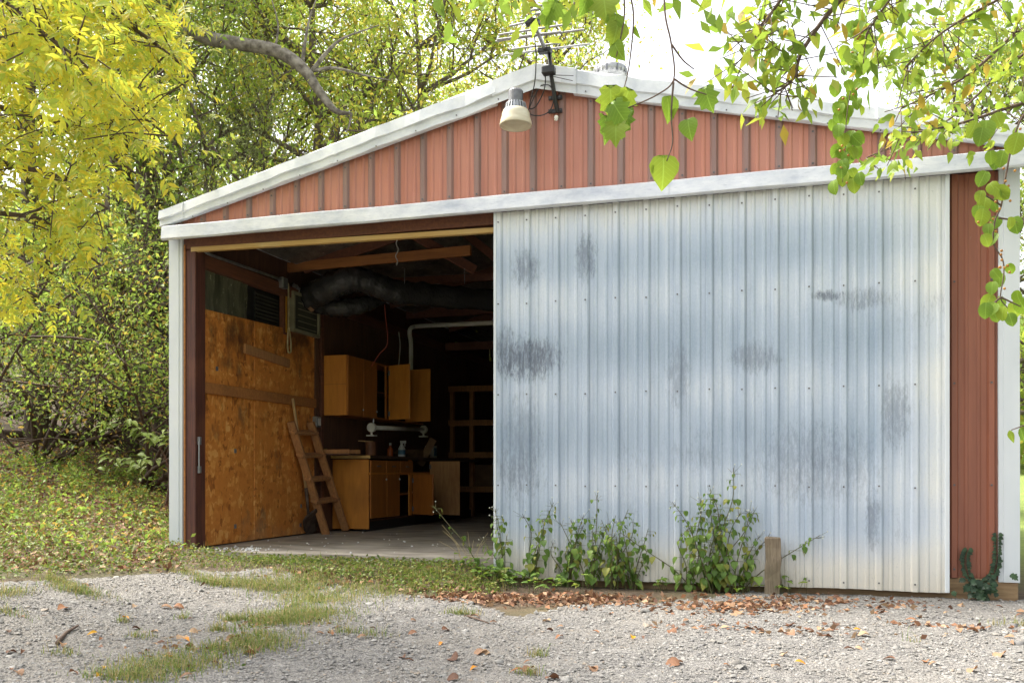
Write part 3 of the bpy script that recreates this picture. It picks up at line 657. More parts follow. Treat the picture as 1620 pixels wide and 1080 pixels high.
for t in (.12,.62):
    p=b0+(b1-b0)*t; MB().box(p[0]-.05,p[0]+.05,p[1]-.03,p[1]+.03,p[2]-.03,p[2]+.005).build('insulator_block','black_paint',AN,bevel=.004)
tie=MB().tube([PY(874,121,-.16),PY(906,128,-.22)],.003,5).tube([PY(876,119,-.16),PY(907,120,-.25)],.003,5).build('cable_tie','black_paint',AN)
cb=thing('aerial_cable',PY(836,181,-.06),'black cable looping from the aerial down the red gable','cable')
MB().tube(curve([PZ(845,52,z0-.02),PY(848,90,-.30),PY(846,130,-.22),PY(838,165,-.10),PY(838,180,-.06),PY(855,183,-.05),PY(870,175,-.06),PY(876,155,-.09),PY(870,136,-.11),PY(855,137,-.08),PY(842,160,-.06),PY(838,172,-.05),PY(848,168,-.05),PY(860,145,-.09),PY(863,126,-.16),PY(862,117,-.19)],6),.0045,6).build('lead','black_paint',cb,smooth=True)
ins=PY(880,187,-.06); st=thing('cable_insulator',(ins[0],-.02,ins[2]),'small white insulator under the aerial bracket','insulator')
MB().lathe(ins,[(0,.02),(.012,.018),(.018,.006),(.012,-.004),(.016,-.014),(0,-.024)],12).build('knob','white_pvc',st,smooth=True); MB().tube([ins,ins+(0,.06,.012)],.004).build('screw_shank','grey_metal',st)

# ------------------------------------------------------------------ inside the garage
FX=-4.64; Y0,Y1=2.70,5.42
BC=thing('base_cabinet',(-4.88,4.0,0),'long low wooden base cabinet with dark worktop along the wall','cabinet')
box('end_panel',XW+.005,FX-.012,Y0,Y0+.02,.03,.835,'cab_wood',BC,.003)
box('carcass_back',XW+.005,XW+.02,Y0+.02,Y1+1.0,.10,.83,'dark_wood',BC,0); box('bottom_board',XW+.02,FX-.02,Y0+.02,Y1,.115,.135,'dark_wood',BC,0)
box('toe_kick',FX-.09,FX-.07,Y0+.02,Y1+1,.0,.115,'black_paint',BC,0)
wt=MB().box(XW+.003,FX+.02,Y0-.03,Y1+1.1,.845,.880).build('worktop','counter_top',BC,bevel=.004); box('edge_strip',XW+.005,FX+.024,Y0-.038,Y0-.032,.846,.878,'strip_wood',wt,0)
def yface(px): return float(PX(px,780,FX)[1])
for a,b in ((586,611),(611.5,632)):
    d=box('door',FX-.012,FX+.006,yface(a)+.004,yface(b)-.003,.15,.66,'cab_door_wood',BC,.003); yy=yface(b)-.035
    MB().lathe((FX+.02,yy,.60),[(0,.012),(.010,.008),(.010,-.008),(0,-.012)],8).build('knob','grey_metal',d)
for a,b in ((586,610),(611,632),(633,653)):
    d=box('drawer_front',FX-.012,FX+.006,yface(a)+.006,yface(b)-.006,.68,.825,'cab_door_wood',BC,.003); m_=(yface(a)+yface(b))/2
    MB().bar((FX+.014,m_-.04,.755),(FX+.014,m_+.04,.755),.012,.012).build('pull','dark_zinc',d)
box('face_rail',FX-.02,FX-.001,yface(586),Y1,.655,.685,'cab_wood',BC,0)
box('face_stile',FX-.02,FX-.002,yface(648),yface(652),.14,.84,'cab_wood',BC,0)
def swung(name,yh_,xh,w_,z0_,z1_,ang,m,par):
    """cabinet door hinged at (xh,yh_), swung out by ang from the cabinet front"""
    a=np.array((xh,yh_,(z0_+z1_)/2)); dr=np.array((math.sin(ang),-math.cos(ang),0)); return MB().bar(a,a+dr*w_,.018,z1_-z0_).build(name,m,par,bevel=.003)
def hinges(d,yh_,xh,zs):
    for z in zs: MB().box(xh-.004,xh+.022,yh_-.02,yh_-.008,z-.03,z+.03).build('hinge','dark_zinc',d)
d=swung('door',yface(652),FX+.012,.40,.15,.66,rad(62),'cab_door_wood',BC); hinges(d,yface(652),FX+.01,(.22,.58))
d=swung('door',yface(679),FX+.012,.46,.12,.83,rad(80),'ply_wood',BC); d['label']='pale plywood door standing open'; hinges(d,yface(679),FX+.01,(.20,.76))
box('shelf_board',XW+.02,FX-.04,Y0+.03,Y1,.40,.415,'cab_door_wood',BC,0)
UX=-4.82
WC=thing('wall_cabinet',(-4.97,3.6,1.32),'wooden wall cabinet with two doors hanging open','cabinet')
def yu(px): return float(PX(px,620,UX)[1])
UA,UB=2.50,4.80; zb,zt=1.335,2.02
ep=box('end_panel',XW+.002,UX-.014,UA,UA+.018,zb,zt,'cab_wood',WC,.003); box('panel_strip',XW+.004,UX-.016,UA-.004,UA-.001,zb+.35,zb+.356,'cab_door_wood',ep,0)
box('top_board',XW+.002,UX-.014,UA+.019,UB,zt-.02,zt,'cab_door_wood',WC,.003); box('bottom_board',XW+.002,UX-.014,UA+.019,UB,zb,zb+.02,'cab_door_wood',WC,.003)
box('back_board',XW+.002,XW+.012,UA+.019,UB,zb+.021,zt-.021,'black_paint',WC,0); box('shelf_board',XW+.013,UX-.03,UA+.02,UB-.02,1.66,1.675,'dark_wood',WC,0)
for a,b in ((550,574.5),(575,596)):
    d=box('door',UX-.012,UX+.006,yu(a)+.003,yu(b)-.003,zb+.005,zt-.005,'cab_door_wood',WC,.003)
    MB().lathe((UX+.018,yu(b)-.03,zb+.08),[(0,.01),(.009,.007),(.009,-.007),(0,-.01)],8).build('knob','grey_metal',d)
box('face_stile',UX-.03,UX-.012,yu(612),yu(614),zb+.02,zt-.02,'cab_door_wood',WC,0)
d=swung('door',yu(614),UX+.012,.345,zb+.005,zt-.005,rad(72),'cab_wood',WC); hinges(d,yu(614),UX+.01,(zb+.08,zt-.10))
d=swung('door',yu(640),UX+.012,.36,zb+.005,zt-.005,rad(86),'cab_wood',WC); hinges(d,yu(640),UX+.01,(zb+.08,zt-.10))
# lit fixture-less batten and socket box under the wall cabinet
e=PX(504,667,XW+.05); sb=thing('socket_box',(XW,e[1],e[2]-.05),'grey socket box on the wall under the wall cabinet','socket')
MB().box(XW,XW+.055,e[1]-.05,e[1]+.05,e[2]-.06,e[2]+.06).build('box_body','grey_metal',sb,bevel=.005); MB().box(XW+.056,XW+.064,e[1]-.03,e[1]+.03,e[2]-.04,e[2]+.04).build('socket_face','white_plastic',sb,bevel=.003)
pc=thing('pipe_rack',PX(590,680,-4.88),'white pipe with round end flanges hanging under the wall cabinet','pipe')
a,b=PX(588,676,-4.84),PX(670,679,-4.84)
MB().tube([a,b],.028,12).build('pipe','white_pvc',pc,smooth=True)
for p in (a,b):
    MB().tube([p-(.0,.02,0),p+(0,.03,0)],.055,14).build('flange','white_pvc',pc); MB().tube([p+(0,0,-.02),p+(0,0,-.09)],.014,8).build('foot','white_pvc',pc); MB().box(p[0]-.05,p[0]+.05,p[1]-.05,p[1]+.05,p[2]-.105,p[2]-.09).build('foot_plate','white_pvc',pc)
    MB().tube([p+(0,.05,.0),p+(-.0,.05,zb-p[2])],.008,6).build('hanger','grey_metal',pc)
# things on the worktop
WT=.881
def ontop(px): return float(PX(px,722,-4.82)[1])
y=ontop(584); can=thing('rusty_can',(-4.80,y,WT),'rusty tin with a brush across it on the worktop','can')
MB().lathe((-4.80,y,WT),[(0,.002),(.062,0),(.065,.004),(.062,.01),(.062,.16),(.066,.165),(.06,.166),(.058,.02),(0,.02)],18).build('tin','rust_can',can)
MB().bar((-4.90,y-.12,WT+.175),(-4.79,y+.04,WT+.172),.02,.012).build('brush_handle','handle_wood',can)
y=ontop(632); sp_=thing('orange_bottle',(-4.95,y,WT),'small orange bottle behind the spray bottle on the worktop','bottle')
MB().lathe((-4.95,y,WT),[(0,0),(.035,0),(.037,.01),(.037,.10),(.015,.13),(.015,.15)],12).build('body','orange_plastic',sp_,smooth=True); MB().lathe((-4.95,y,WT+.15),[(.016,0),(.016,.03),(0,.032)],10).build('cap','white_plastic',sp_)
y=ontop(640); sb=thing('spray_bottle',(-4.86,y,WT),'white trigger spray bottle on the worktop','bottle')
MB().lathe((-4.86,y,WT),[(0,0),(.045,0),(.047,.012),(.047,.11),(.02,.16),(.016,.18)],14).build('body','white_plastic',sb,smooth=True)
MB().lathe((-4.86,y,WT+.035),[(.0475,0),(.0475,.06)],14).build('bottle_label','blue_label',sb)
MB().box(-4.88,-4.80,y-.016,y+.016,WT+.18,WT+.215).box(-4.82,-4.81,y-.01,y+.01,WT+.14,WT+.18).build('trigger_head','white_plastic',sb,bevel=.004)
y=ontop(650); cbx=thing('cardboard_box',(-4.86,y,WT),'open cardboard box on the worktop with a flap folded out','box')
MB().box(-5.02,-4.72,y-.02,y+.0,WT,WT+.10).box(-5.02,-4.72,y+.40,y+.42,WT,WT+.10).box(-4.735,-4.72,y+.001,y+.399,WT,WT+.10).box(-5.02,-5.005,y+.001,y+.399,WT,WT+.10).build('box_side','cardboard',cbx); MB().bar((-4.72,y+.2,WT+.10),(-4.63,y+.2,WT+.05),.40,.006,(0,1,0)).build('flap','cardboard',cbx)
MB().bar((-4.85,y-.03,WT+.10),(-4.85,y-.20,WT+.05),.30,.006,(0,0,1)).build('flap','cardboard',cbx)
y=ontop(678); pk=thing('printed_carton',(-4.78,y,WT),'pale printed carton at the end of the cardboard box','carton')
MB().box(-4.85,-4.72,y-.06,y+.06,WT,WT+.17).build('carton_body','white_plastic',pk,bevel=.003); MB().box(-4.719,-4.716,y-.05,y+.05,WT+.03,WT+.14).build('print_panel','blue_label',pk)
y=ontop(545); trx=thing('shallow_tray',(-4.88,y,WT),'shallow dark wooden tray on the worktop beside the ladder','tray')
MB().box(-5.06,-4.70,y-.12,y+.16,WT,WT+.015).build('tray_bottom','dark_wood',trx); 
for zz in ((-5.06,-4.70,-.12,-.105),(-5.06,-4.70,.145,.16)): MB().box(zz[0],zz[1],y+zz[2],y+zz[3],WT+.016,WT+.06).build('tray_side','ladder_wood',trx)
# ladder leaning to the wall
LD=thing('wooden_ladder',(-4.88,2.4,0),'short homemade wooden ladder leaning by the cabinets','ladder')
ra0,ra1=PZ(516,842,.02),PX(460,667,-5.06); rb0,rb1=PZ(547,838,.02),PX(491,668,-5.05)
ra0=ra0+(0,0,-.02)
for a,b in ((ra0,ra1),(rb0,rb1)): MB().bar(a,b,.038,.085,(1,0,.2)).build('rail','ladder_wood',LD,bevel=.004)
for t in (.09,.30,.50,.71,.91):
    if t<.2: continue
    a=ra0+(ra1-ra0)*t; b=rb0+(rb1-rb0)*t; d=(b-a)*.10; MB().bar(a-d,b+d,.085,.035,(.35,0,1)).build('rung','ladder_wood',LD,bevel=.004)
SH=thing('shovel',PZ(494,843,.01),'long-handled digging shovel with rusty blade leaning on the wall','shovel')
h0=PX(463,630,XW+.045); h1=PX(485,780,-5.02); bl=PZ(495,842,.012)
MB().tube([h0,h1],.016,10).build('handle','handle_wood',SH,smooth=True)
MB().tube([h1+(h0-h1)*.06,h1,PX(488,815,-4.99)],[.019,.020,.014],10).build('socket','shovel_steel',SH,smooth=True)
top_=PX(488,812,-4.99); dn=bl-top_; dn/=np.linalg.norm(dn); sd2=np.cross(dn,(1,-.75,0)); sd2/=np.linalg.norm(sd2); nr=np.cross(sd2,dn); Lb=np.linalg.norm(bl-top_)
mb=MB(); rows=[(0,.10),(.12,.105),(.5,.108),(.8,.085),(.95,.045),(1,.004)]
for t,wd in rows:
    for k in range(5):
        u=(k-2)/2; mb.v.append(tuple(top_+dn*Lb*t+sd2*wd*u+nr*(.02*u*u-.02*math.sin(t*PI)*.5)))
for i in range(5):
    for k in range(4): a=i*5+k; mb.f.append((a,a+1,a+6,a+5)); mb.m.append(0)
o=mb.build('blade','shovel_steel',SH,smooth=True); o.modifiers.new('s','SOLIDIFY').thickness=.004
# duct
dz=lambda px,py,Y:PY(px,py,Y)
DU=thing('insulated_duct',dz(520,470,1.9),'fat black plastic-wrapped flexible duct sagging under the truss','duct')
def crinkled(name,pts,radii,m,par,n=22,seg=10,am=.006):
    C=curve(pts,seg); R_=np.interp(np.linspace(0,1,len(C)),np.linspace(0,1,len(radii)),radii); mb=MB(); mb.tube(C,[r*(1+.05*math.sin(i*1.1)) for i,r in enumerate(R_)],n)
    mb.v=[tuple(np.array(v)+rng.normal(size=3)*am) for v in mb.v]; return mb.build(name,m,par,smooth=True)
crinkled('duct_run',[dz(487,474,2.05),dz(515,458,2.0),dz(552,443,2.05),dz(580,446,2.15),dz(625,462,2.4),dz(690,468,2.8),dz(790,476,3.4)],[.13,.15,.145,.13,.135,.13,.12],'black_plastic',DU)
crinkled('duct_sag',[dz(500,486,2.12),dz(535,488,2.15),dz(575,482,2.3),dz(604,474,2.5)],[.06,.10,.09,.06],'black_plastic',DU)
mb=MB(); c0=dz(480,470,2.03); c1=dz(466,463,1.95)
crinkled('duct_end',[dz(484,474,2.05),dz(470,466,1.98),dz(458,458,1.92)],[.10,.085,.08],'alu',DU,16,4,.008)
P0=np.array([dz(477,480,2.0),dz(482,476,2.0),dz(496,490,1.95),dz(492,493,1.95)]); MB().add(list(P0)+[p+(0,.02,0) for p in P0],[(0,1,2,3),(4,7,6,5),(0,4,5,1),(1,5,6,2),(2,6,7,3),(3,7,4,0)]).build('torn_insulation','insulation',DU)
for px in (520,640,735): a=PY(px,425 if px>600 else 428,2.1); MB().tube([a,a-(0,0,.16)],.004,5).build('hanger_strap','grey_metal',DU)
# window unit on the wall
AC=thing('window_unit',PX(480,525,XW+.05),'beige metal air-conditioner housing high on the chipboard wall','air conditioner')
ya,yb=float(PX(461,500,XW+.02)[1]),float(PX(503,500,XW+.02)[1]); za,zb2=2.19,2.62
MB().box(XW-.06,XW+.05,ya,yb,za,za+.035).box(XW-.06,XW+.05,ya,yb,zb2-.03,zb2).box(XW-.06,XW+.05,ya,ya+.035,za+.036,zb2-.031).box(XW-.06,XW+.05,yb-.035,yb,za+.036,zb2-.031).build('frame','ac_beige',AC,bevel=.003)
fp=MB().box(XW-.05,XW+.03,ya+.036,yb-.036,za+.036,zb2-.031).build('panel','ac_dark',AC)
for k in range(5): MB().box(XW+.031,XW+.034,ya+.12,yb-.06,za+.06+.065*k,za+.068+.065*k).build('louvre','ac_beige',fp)
MB().lathe((XW+.035,ya+.10,za+.14),[(0,.018),(.018,.01),(.018,-.01),(0,-.018)],10).build('dial','black_paint',AC)
ys=thing('yellow_jamb',PX(450,525,XW+.02),'bright yellow-edged timber jamb beside the window unit','timber'); p=PX(451,500,XW+.01)
MB().box(XW-.04,XW+.012,p[1]-.03,p[1]+.03,2.14,2.545).build('jamb','girt_wood',ys); MB().box(XW+.013,XW+.02,p[1]+.005,p[1]+.03,2.16,2.54).build('edge','yellow_strap',ys)
rp=thing('hanging_rope',PX(457,560,XW+.06),'loop of tan rope hanging from the window unit','rope')
MB().tube(curve([PX(456,448,XW+.06),PX(457,500,XW+.065),PX(455,540,XW+.05),PX(456,556,XW+.05),PX(460,556,XW+.05),PX(460,540,XW+.055),PX(457,515,XW+.07)],6),.009,6).build('loop','rope',rp,smooth=True)
cd=thing('wall_conduit',PX(323,397,XW+.03),'grey steel conduit running along the top of the chipboard wall','conduit')
MB().tube([PX(322,393,XW+.04),PX(325,399,XW+.04),PX(335,404,XW+.04),PX(447,443,XW+.04)],.014,8).build('tube','grey_metal',cd,smooth=True); p=PX(448,447,XW+.04); MB().box(p[0]-.03,p[0]+.03,p[1]-.05,p[1]+.05,p[2]-.06,p[2]+.05).build('junction_box','grey_metal',cd,bevel=.005)
wp=thing('waste_pipe',PX(649,585,-4.95),'white plastic pipe rising from the wall cabinet and bending right','pipe')
MB().tube(curve([PX(650,592,-4.95),PX(650,545,-4.95),PX(648,528,-4.95),PX(650,519,-4.94),PX(660,516,-4.90)]+[PY(700,514,4.5),PY(790,510,4.3)],5),.03,10).build('pipe','white_pvc',wp,smooth=True)
def wire(name,pts,r,m,label,cat='cable'):
    C=curve(pts,6); o=thing(name,C[-1],label,cat); MB().tube(C,r,5).build('strand',m,o,smooth=True); return o
wire('red_wire',[PY(607,470,2.6),PY(610,500,2.6),PY(613,543,2.6),PY(600,560,2.6),PY(589,577,2.6),PY(587,579,2.6)],.005,'red_wire','thin red wire dangling in front of the wall cabinet')
wire('light_cord',[PY(630,375,1.6),PY(627,385,1.6),PY(630,395,1.6),PY(626,405,1.6),PY(629,413,1.6),PY(627,420,1.6)],.006,'white_plastic','short white cord dangling in front of the truss')
wire('pull_cord',[PY(631,525,4.0),PY(633,550,4.0),PY(630,585,4.0)],.006,'white_plastic','pale pull cord hanging beside the white pipe')
# back shelves
SF=thing('shelf_frame',PY(748,800,6.6)*(1,1,0),'dark timber shelf frame deep inside the garage','shelves')
zs_=[.0,.75,1.35,1.95]
for px in (716,747,790):
    p=PY(px,700,6.6); box('upright',p[0]-.03,p[0]+.03,6.55,6.64,.0,2.0,'ladder_wood',SF)
pa,pb=PY(712,700,6.6)[0],PY(800,700,6.6)[0]
for z in (.42,.95,1.45,1.98): box('shelf_board',pa,pb,6.645,7.1,z-.02,z+.02,'girt_wood',SF); box('front_rail',pa,pb,6.52,6.548,z-.045,z+.045,'ladder_wood',SF)
p=PY(768,760,6.8); bx=thing('storage_box',(p[0],6.8,.44),'pale cardboard storage box on the dark shelf frame','box'); MB().box(p[0]-.16,p[0]+.16,6.66,7.0,.441,.75).build('carton','cardboard',bx,bevel=.004); MB().box(p[0]-.165,p[0]+.165,6.655,7.005,.752,.80).build('lid','cardboard',bx,bevel=.004)
# styrofoam crumbs on the floor
mb=MB()
for k in range(130):
    if k<85: p=PZ(rng.normal(385,22),rng.normal(868.5,2.2),.004)
    else: p=PZ(rng.uniform(420,720),rng.uniform(842,884),.004)
    if p[1]<-.02 or p[0]<XW+.02: continue
    r=rng.uniform(.005,.013); mb.add([p+(r,0,0),p+(0,r,0),p+(-r,0,0),p+(0,-r,0),p+(0,0,r)],[(0,1,4),(1,2,4),(2,3,4),(3,0,4)])
o=mb.build('styrofoam_crumbs','styrofoam'); tag(o,'white styrofoam crumbs spilled on the concrete floor','debris',kind='stuff')
# wooden stump post in front of the door
p=PY(1222,936,-.17); p[2]=float(g(p[0],p[1])); zt=float(PY(1222,849,p[1])[2])
sp2=thing('stump_post',(p[0],p[1],p[2]),'short weathered wooden post standing in front of the door','post')
mb=MB(); wv=.052
for i,t in enumerate(np.linspace(0,1,7)):
    for a,b in ((-1,-.7),(1,-.7),(1,.7),(-1,.7)):
        z=p[2]-.05+(zt-p[2]+.05)*t; 
        if i==6: z+=rng.uniform(-.012,.012)
        mb.v.append((p[0]+a*wv+.004*rng.normal()+.006*t,p[1]+b*wv+.004*rng.normal(),z))
for i in range(6):
    for k in range(4): mb.f.append((i*4+k,i*4+(k+1)%4,i*4+4+(k+1)%4,i*4+4+k)); mb.m.append(0)
mb.f.append((24,25,26,27)); mb.m.append(0); mb.build('post_timber','stump_wood',sp2,bevel=.004)

# ------------------------------------------------------------------ trees
def branching(mb,p,d,L,r,lev,tips,bend=.25,kids=(3,5),minr=.006,n=6,up=.12):
    """one limb with side limbs; collects twig points"""
    k=5; pts=[np.array(p,float)]; dd=np.array(d,float)
    for i in range(k):
        dd=unit(dd+rng.normal(size=3)*bend*.45+np.array([0,0,up*.5])); pts.append(pts[-1]+dd*L/k)
    mb.tube(pts,[max(minr,r*(1-.62*i/k)) for i in range(k+1)],n if r>.03 else 4)
    if lev==0: tips+= [pts[-1],pts[-2],pts[-3]]; return
    for c in range(rng.integers(*kids)):
        t=rng.uniform(.35,1.); i=min(k-1,int(t*k)); q=pts[i]+(pts[i+1]-pts[i])*(t*k-i)
        nd=unit(dd*.7+rng.normal(size=3)*.8+np.array([0,0,.1])); branching(mb,q,nd,L*rng.uniform(.5,.75),r*.5,lev-1,tips,bend,kids,minr,n,up)
    tips+=[pts[-1]]
def make_tree(h,crown_r,leaves,leaf,r0=.16,first=.25,lev=3,wood_m='bark',leaf_m='leaf_wood',spread=.42,asp=.45):
    """tree at the origin; returns (trunk mesh, crown mesh)"""
    mb=MB(); tips=[]; pts=[np.array((0,0,-.3))]; k=10
    for i in range(1,k+1): pts.append(np.array((rng.normal()*.12*(i>1),rng.normal()*.12*(i>1),h*.9*i/k))+ (pts[-1]*(1,1,0))*.75)
    mb.tube(pts,[r0*(1.25 if i==0 else 1)*(1-.8*i/k) for i in range(k+1)],9)
    for i in range(int(k*first),k+1):
        for c in range(3):
            a=rng.uniform(0,2*PI); t=(i/k-first)/(1-first); Lb=crown_r*(1.05-.55*t)*rng.uniform(.6,1)
            branching(mb,pts[i],unit(np.array((math.cos(a),math.sin(a),.15+.5*t))),Lb,r0*.38*(1-.6*t)+.012,lev-1,tips)
    T=np.array(tips); idx=rng.integers(0,len(T),leaves); P=T[idx]+rng.normal(size=(leaves,3))*spread*np.array([1,1,.7])*rng.gamma(2,.5,(leaves,1))*.7
    P[:,2]=np.maximum(P[:,2],.5)
    Q=leaf_quads(P,leaf*rng.uniform(.6,1.25,leaves),asp,.55)
    t=mb.build('trunk',wood_m,None,smooth=True); c=quads_mesh('crown',Q,leaf_m,None)
    for o in (t,c): COL.objects.unlink(o)
    return t.data,c.data
def plant(name,proto,loc,rz,s,label,cat,group=None,crown_mat=None):
    r=thing(name,loc,label,cat,group); r.rotation_euler=(0,0,rz); r.scale=(s,s,s)
    for nm,me in zip(('trunk','crown'),proto):
        o=bpy.data.objects.new(nm,me); COL.objects.link(o); o.parent=r
        if nm=='crown' and crown_mat:
            o.material_slots[0].link='OBJECT'; o.material_slots[0].material=M[crown_mat]
    return r
def ground_at(px,Z):
    a=(px-810)/F; x,y=(a*c_-s_)*Z,(a*s_+c_)*Z-DIST; return (x,y,float(g(x,y)))
protoA=make_tree(11.5,3.4,17000,.115,.20,.26)
protoB=make_tree(10.5,3.2,17000,.11,.16,.22)
protoC=make_tree(8.0,2.6,19000,.09,.10,.16,leaf_m='leaf_olive',asp=.32)
GRP='woodland trees behind the garage'
spec=[(850,20.5,protoA,1.02,.4,'leaf_wood_gold','tall golden-green tree directly behind the aerial'),
 (655,18.5,protoB,1.05,1.9,'leaf_wood_gold','golden-green tree behind the upper left roof slope'),
 (505,17.0,protoA,.95,2.6,'leaf_wood_gold','yellowing tree behind the middle of the left roof slope'),
 (440,19.5,protoA,1.0,4.1,'leaf_wood','green tree with a dark trunk behind the left roof slope'),
 (330,16.5,protoC,.92,.8,'leaf_olive','grey-green narrow-leaved tree beyond the left eave'),
 (205,16.0,protoB,1.0,3.3,'leaf_wood','green tree between the hillside bushes and the olive-leaved tree'),
 (60,15.0,protoA,.95,5.2,'leaf_wood','green tree rising behind the hillside bushes')]
for px,Z,pr,s,rz,cm,lab in spec: plant('woodland_tree',pr,ground_at(px,Z),rz,s,lab,'tree',GRP,cm)
for px,Z,pr,s,rz,cm in ((590,26,protoB,1.2,5,'leaf_wood_gold'),(905,27,protoA,1.0,3.7,'leaf_wood_gold'),(740,28,protoB,1.15,2.9,'leaf_wood_gold'),(400,25,protoA,1.15,1,'leaf_wood'),(230,24,protoB,1.1,2.2,'leaf_wood')):
    plant('woodland_tree',pr,ground_at(px,Z),rz,s,'woodland tree standing in the second row behind the nearer trees','tree','second row of woodland trees',cm)
plant('garden_tree',protoB,ground_at(1530,18.5),.7,.93,'spreading green tree behind the right roof slope','tree',None,'leaf_wood')
plant('garden_tree',protoA,ground_at(1760,17.5),2.7,.86,'green tree beyond the right wall of the garage','tree',None,'leaf_wood')
# far wood: one mass
def far_wood():
    N=42000; ang=rng.uniform(rad(-62),rad(40),N); R=rng.uniform(36,52,N)
    X=R*np.sin(ang-TH*.0)-4; Y=R*np.cos(ang)-DIST; hmax=np.where(X<-2,8+2*np.sin(X*.5),5.5+1.5*np.sin(X*.4)); hmax=np.where((X>-4)&(X<0),9,hmax)
    z=rng.random(N)*hmax; P=np.column_stack([X,Y,g(X,Y)+z]); P+=rng.normal(size=(N,3))*.4
    o=quads_mesh('far_wood',leaf_quads(P,rng.uniform(.35,.8,N),.6,.4),'leaf_wood',None); tag(o,'dense mass of green woodland in the far background','woodland',kind='stuff')
far_wood()
# bare lichened limb crossing above the roof
bl_=thing('bare_limb_tree',ground_at(245,15.2),'tree with a thick bare lichened limb reaching over the roof','tree')
gx=np.array(bl_.location); Zb=14.8
top0=PD(250,-40,15.0)
MB().tube(curve([gx-(0,0,.3),PD(238,500,15.2),PD(232,250,15.1),top0,PD(262,-260,15.1)],5),[.22]*8+[.17]*8+[.12]*5,9).build('trunk','bark',bl_,smooth=True)
lm=MB(); tips=[]
main=curve([PD(250,20,15.0),PD(320,57,14.8),PD(370,68,14.7),PD(435,80,14.6),PD(478,108,14.5),PD(505,145,14.5),PD(530,175,14.5),PD(556,180,14.4)],6)
lm.tube(main,np.interp(np.linspace(0,1,len(main)),[0,.5,.8,1],[.115,.10,.06,.022]),9)
for pts,r in (([(478,108),(482,70),(490,30),(500,0)],.035),([(492,115),(520,80),(545,60),(600,40)],.04),([(497,112),(530,108),(580,120),(620,128)],.03),([(556,180),(552,200),(545,215)],.02),([(435,80),(440,40),(430,0)],.02)):
    c2=curve([PD(x,y,14.6-.002*i) for i,(x,y) in enumerate(pts)],4); lm.tube(c2,np.linspace(r,.008,len(c2)),6); tips+=list(c2)
lm.build('bare_limb','pale_bark',bl_,smooth=True)
T=np.array([PD(250+rng.normal()*60,-120+rng.normal()*70,15+rng.normal()*1.0) for i in range(120)]); Pq=T[rng.integers(0,120,5000)]+rng.normal(size=(5000,3))*.4
quads_mesh('crown',leaf_quads(Pq,.1*rng.uniform(.6,1.2,5000),.45,.5),'leaf_wood',bl_)
# hillside bushes with arching stems
def bush(px,Z,h,n_st,leaves,label,m='leaf_bush',lean=0.,leaf=.06,spread=.22):
    loc=np.array(ground_at(px,Z)); r=thing('hillside_bush',loc,label,'bush','bushes on the hillside'); mb=MB(); tips=[]
    for k in range(n_st):
        a=rng.uniform(0,2*PI); d=unit(np.array((math.cos(a)*.9+lean,math.sin(a)*.6,rng.uniform(.5,1.3)))); branching(mb,loc+(rng.normal()*.08,rng.normal()*.08,-.1),d,h*rng.uniform(.7,1.05),rng.uniform(.03,.055),2,tips,.35,(3,6),.006,6,.02)
    mb.build('stems','thin_bark',r,smooth=True); T=np.array(tips); P=T[rng.integers(0,len(T),leaves)]+rng.normal(size=(leaves,3))*spread
    hg=P[:,2]-g(P[:,0],P[:,1]); P=P[(hg>.1)&(rng.random(leaves)<np.interp(hg,[.2,1.3],[.12,1]))]
    quads_mesh('foliage',leaf_quads(P,leaf*rng.uniform(.6,1.3,len(P)),.5,.3),m,r)
bush(62,13.2,2.6,9,9000,'bush with many arching brown stems on the leaf-strewn slope',lean=.3)
bush(215,12.4,2.4,7,8000,'bush with dark leaning stems close beside the white corner trim',lean=.25)
bush(-70,11.0,2.6,7,9000,'dense green bush under the yellow-green boughs',m='leaf_wood')
bush(140,16.0,3.2,8,12000,'tall bush on the slope behind the arching-stemmed bush',leaf=.07)
bush(255,15.5,3.4,7,11000,'tall grey-green bush behind the white corner trim',m='leaf_olive',leaf=.065)
bush(5,17.0,3.4,8,12000,'tall bush at the head of the slope under the hillside trees',leaf=.075)
lg=thing('fallen_log',GP(120,694),'dark fallen log lying across the slope between the bushes','log'); gl=np.array(lg.location)
MB().tube(curve([GP(-10,692)+(0,0,.05),GP(70,698)+(0,0,.1),GP(150,700)+(0,0,.08),GP(235,706)+(0,0,.06)],5),.09,9).build('trunk','thin_bark',lg,smooth=True)

# ------------------------------------------------------------------ leaf shapes for nearby foliage (unit length, stalk at 0, tip at +Y)
def leaf_mesh(name,outline,m,fold=.26,curl=.38):
    """outline: right half as (x,y) from stalk to tip"""
    mid=[(0,y,0) for x,y in outline]; n=len(outline); v=[];f=[]
    for s in (-1,1):
        for i,(x,y) in enumerate(outline): v.append((s*x,y,fold*x-curl*(y-.3)**2))
    for i,(x,y) in enumerate(outline): v.append((0,y,-curl*(y-.3)**2))
    for s in (0,1):
        for i in range(n-1):
            a,b,c2,d=2*n+i,2*n+i+1,s*n+i+1,s*n+i; q=(a,b,c2,d) if s else (d,c2,b,a)
            f.append(q)
    me=bpy.data.meshes.new(name); me.from_pydata(v,[],f); me.validate(); me.update(); me.materials.append(M[m]); me.polygons.foreach_set('use_smooth',np.ones(len(me.polygons),bool)); return me
OUT={'ovate':[(.0,0),(.13,.10),(.22,.28),(.22,.45),(.15,.68),(.06,.88),(.0,1)],
     'lance':[(0,0),(.08,.12),(.145,.35),(.14,.55),(.09,.78),(0,1)],
     'round':[(0,0),(.20,.02),(.38,.22),(.43,.48),(.34,.76),(.16,.92),(0,1)],
     'heart':[(0,.04),(.16,-.06),(.34,.0),(.46,.20),(.44,.42),(.30,.66),(.12,.86),(0,1)],
     'lobed':[(0,.05),(.20,-.08),(.42,.06),(.34,.22),(.58,.42),(.36,.52),(.38,.72),(.18,.74),(0,1)]}
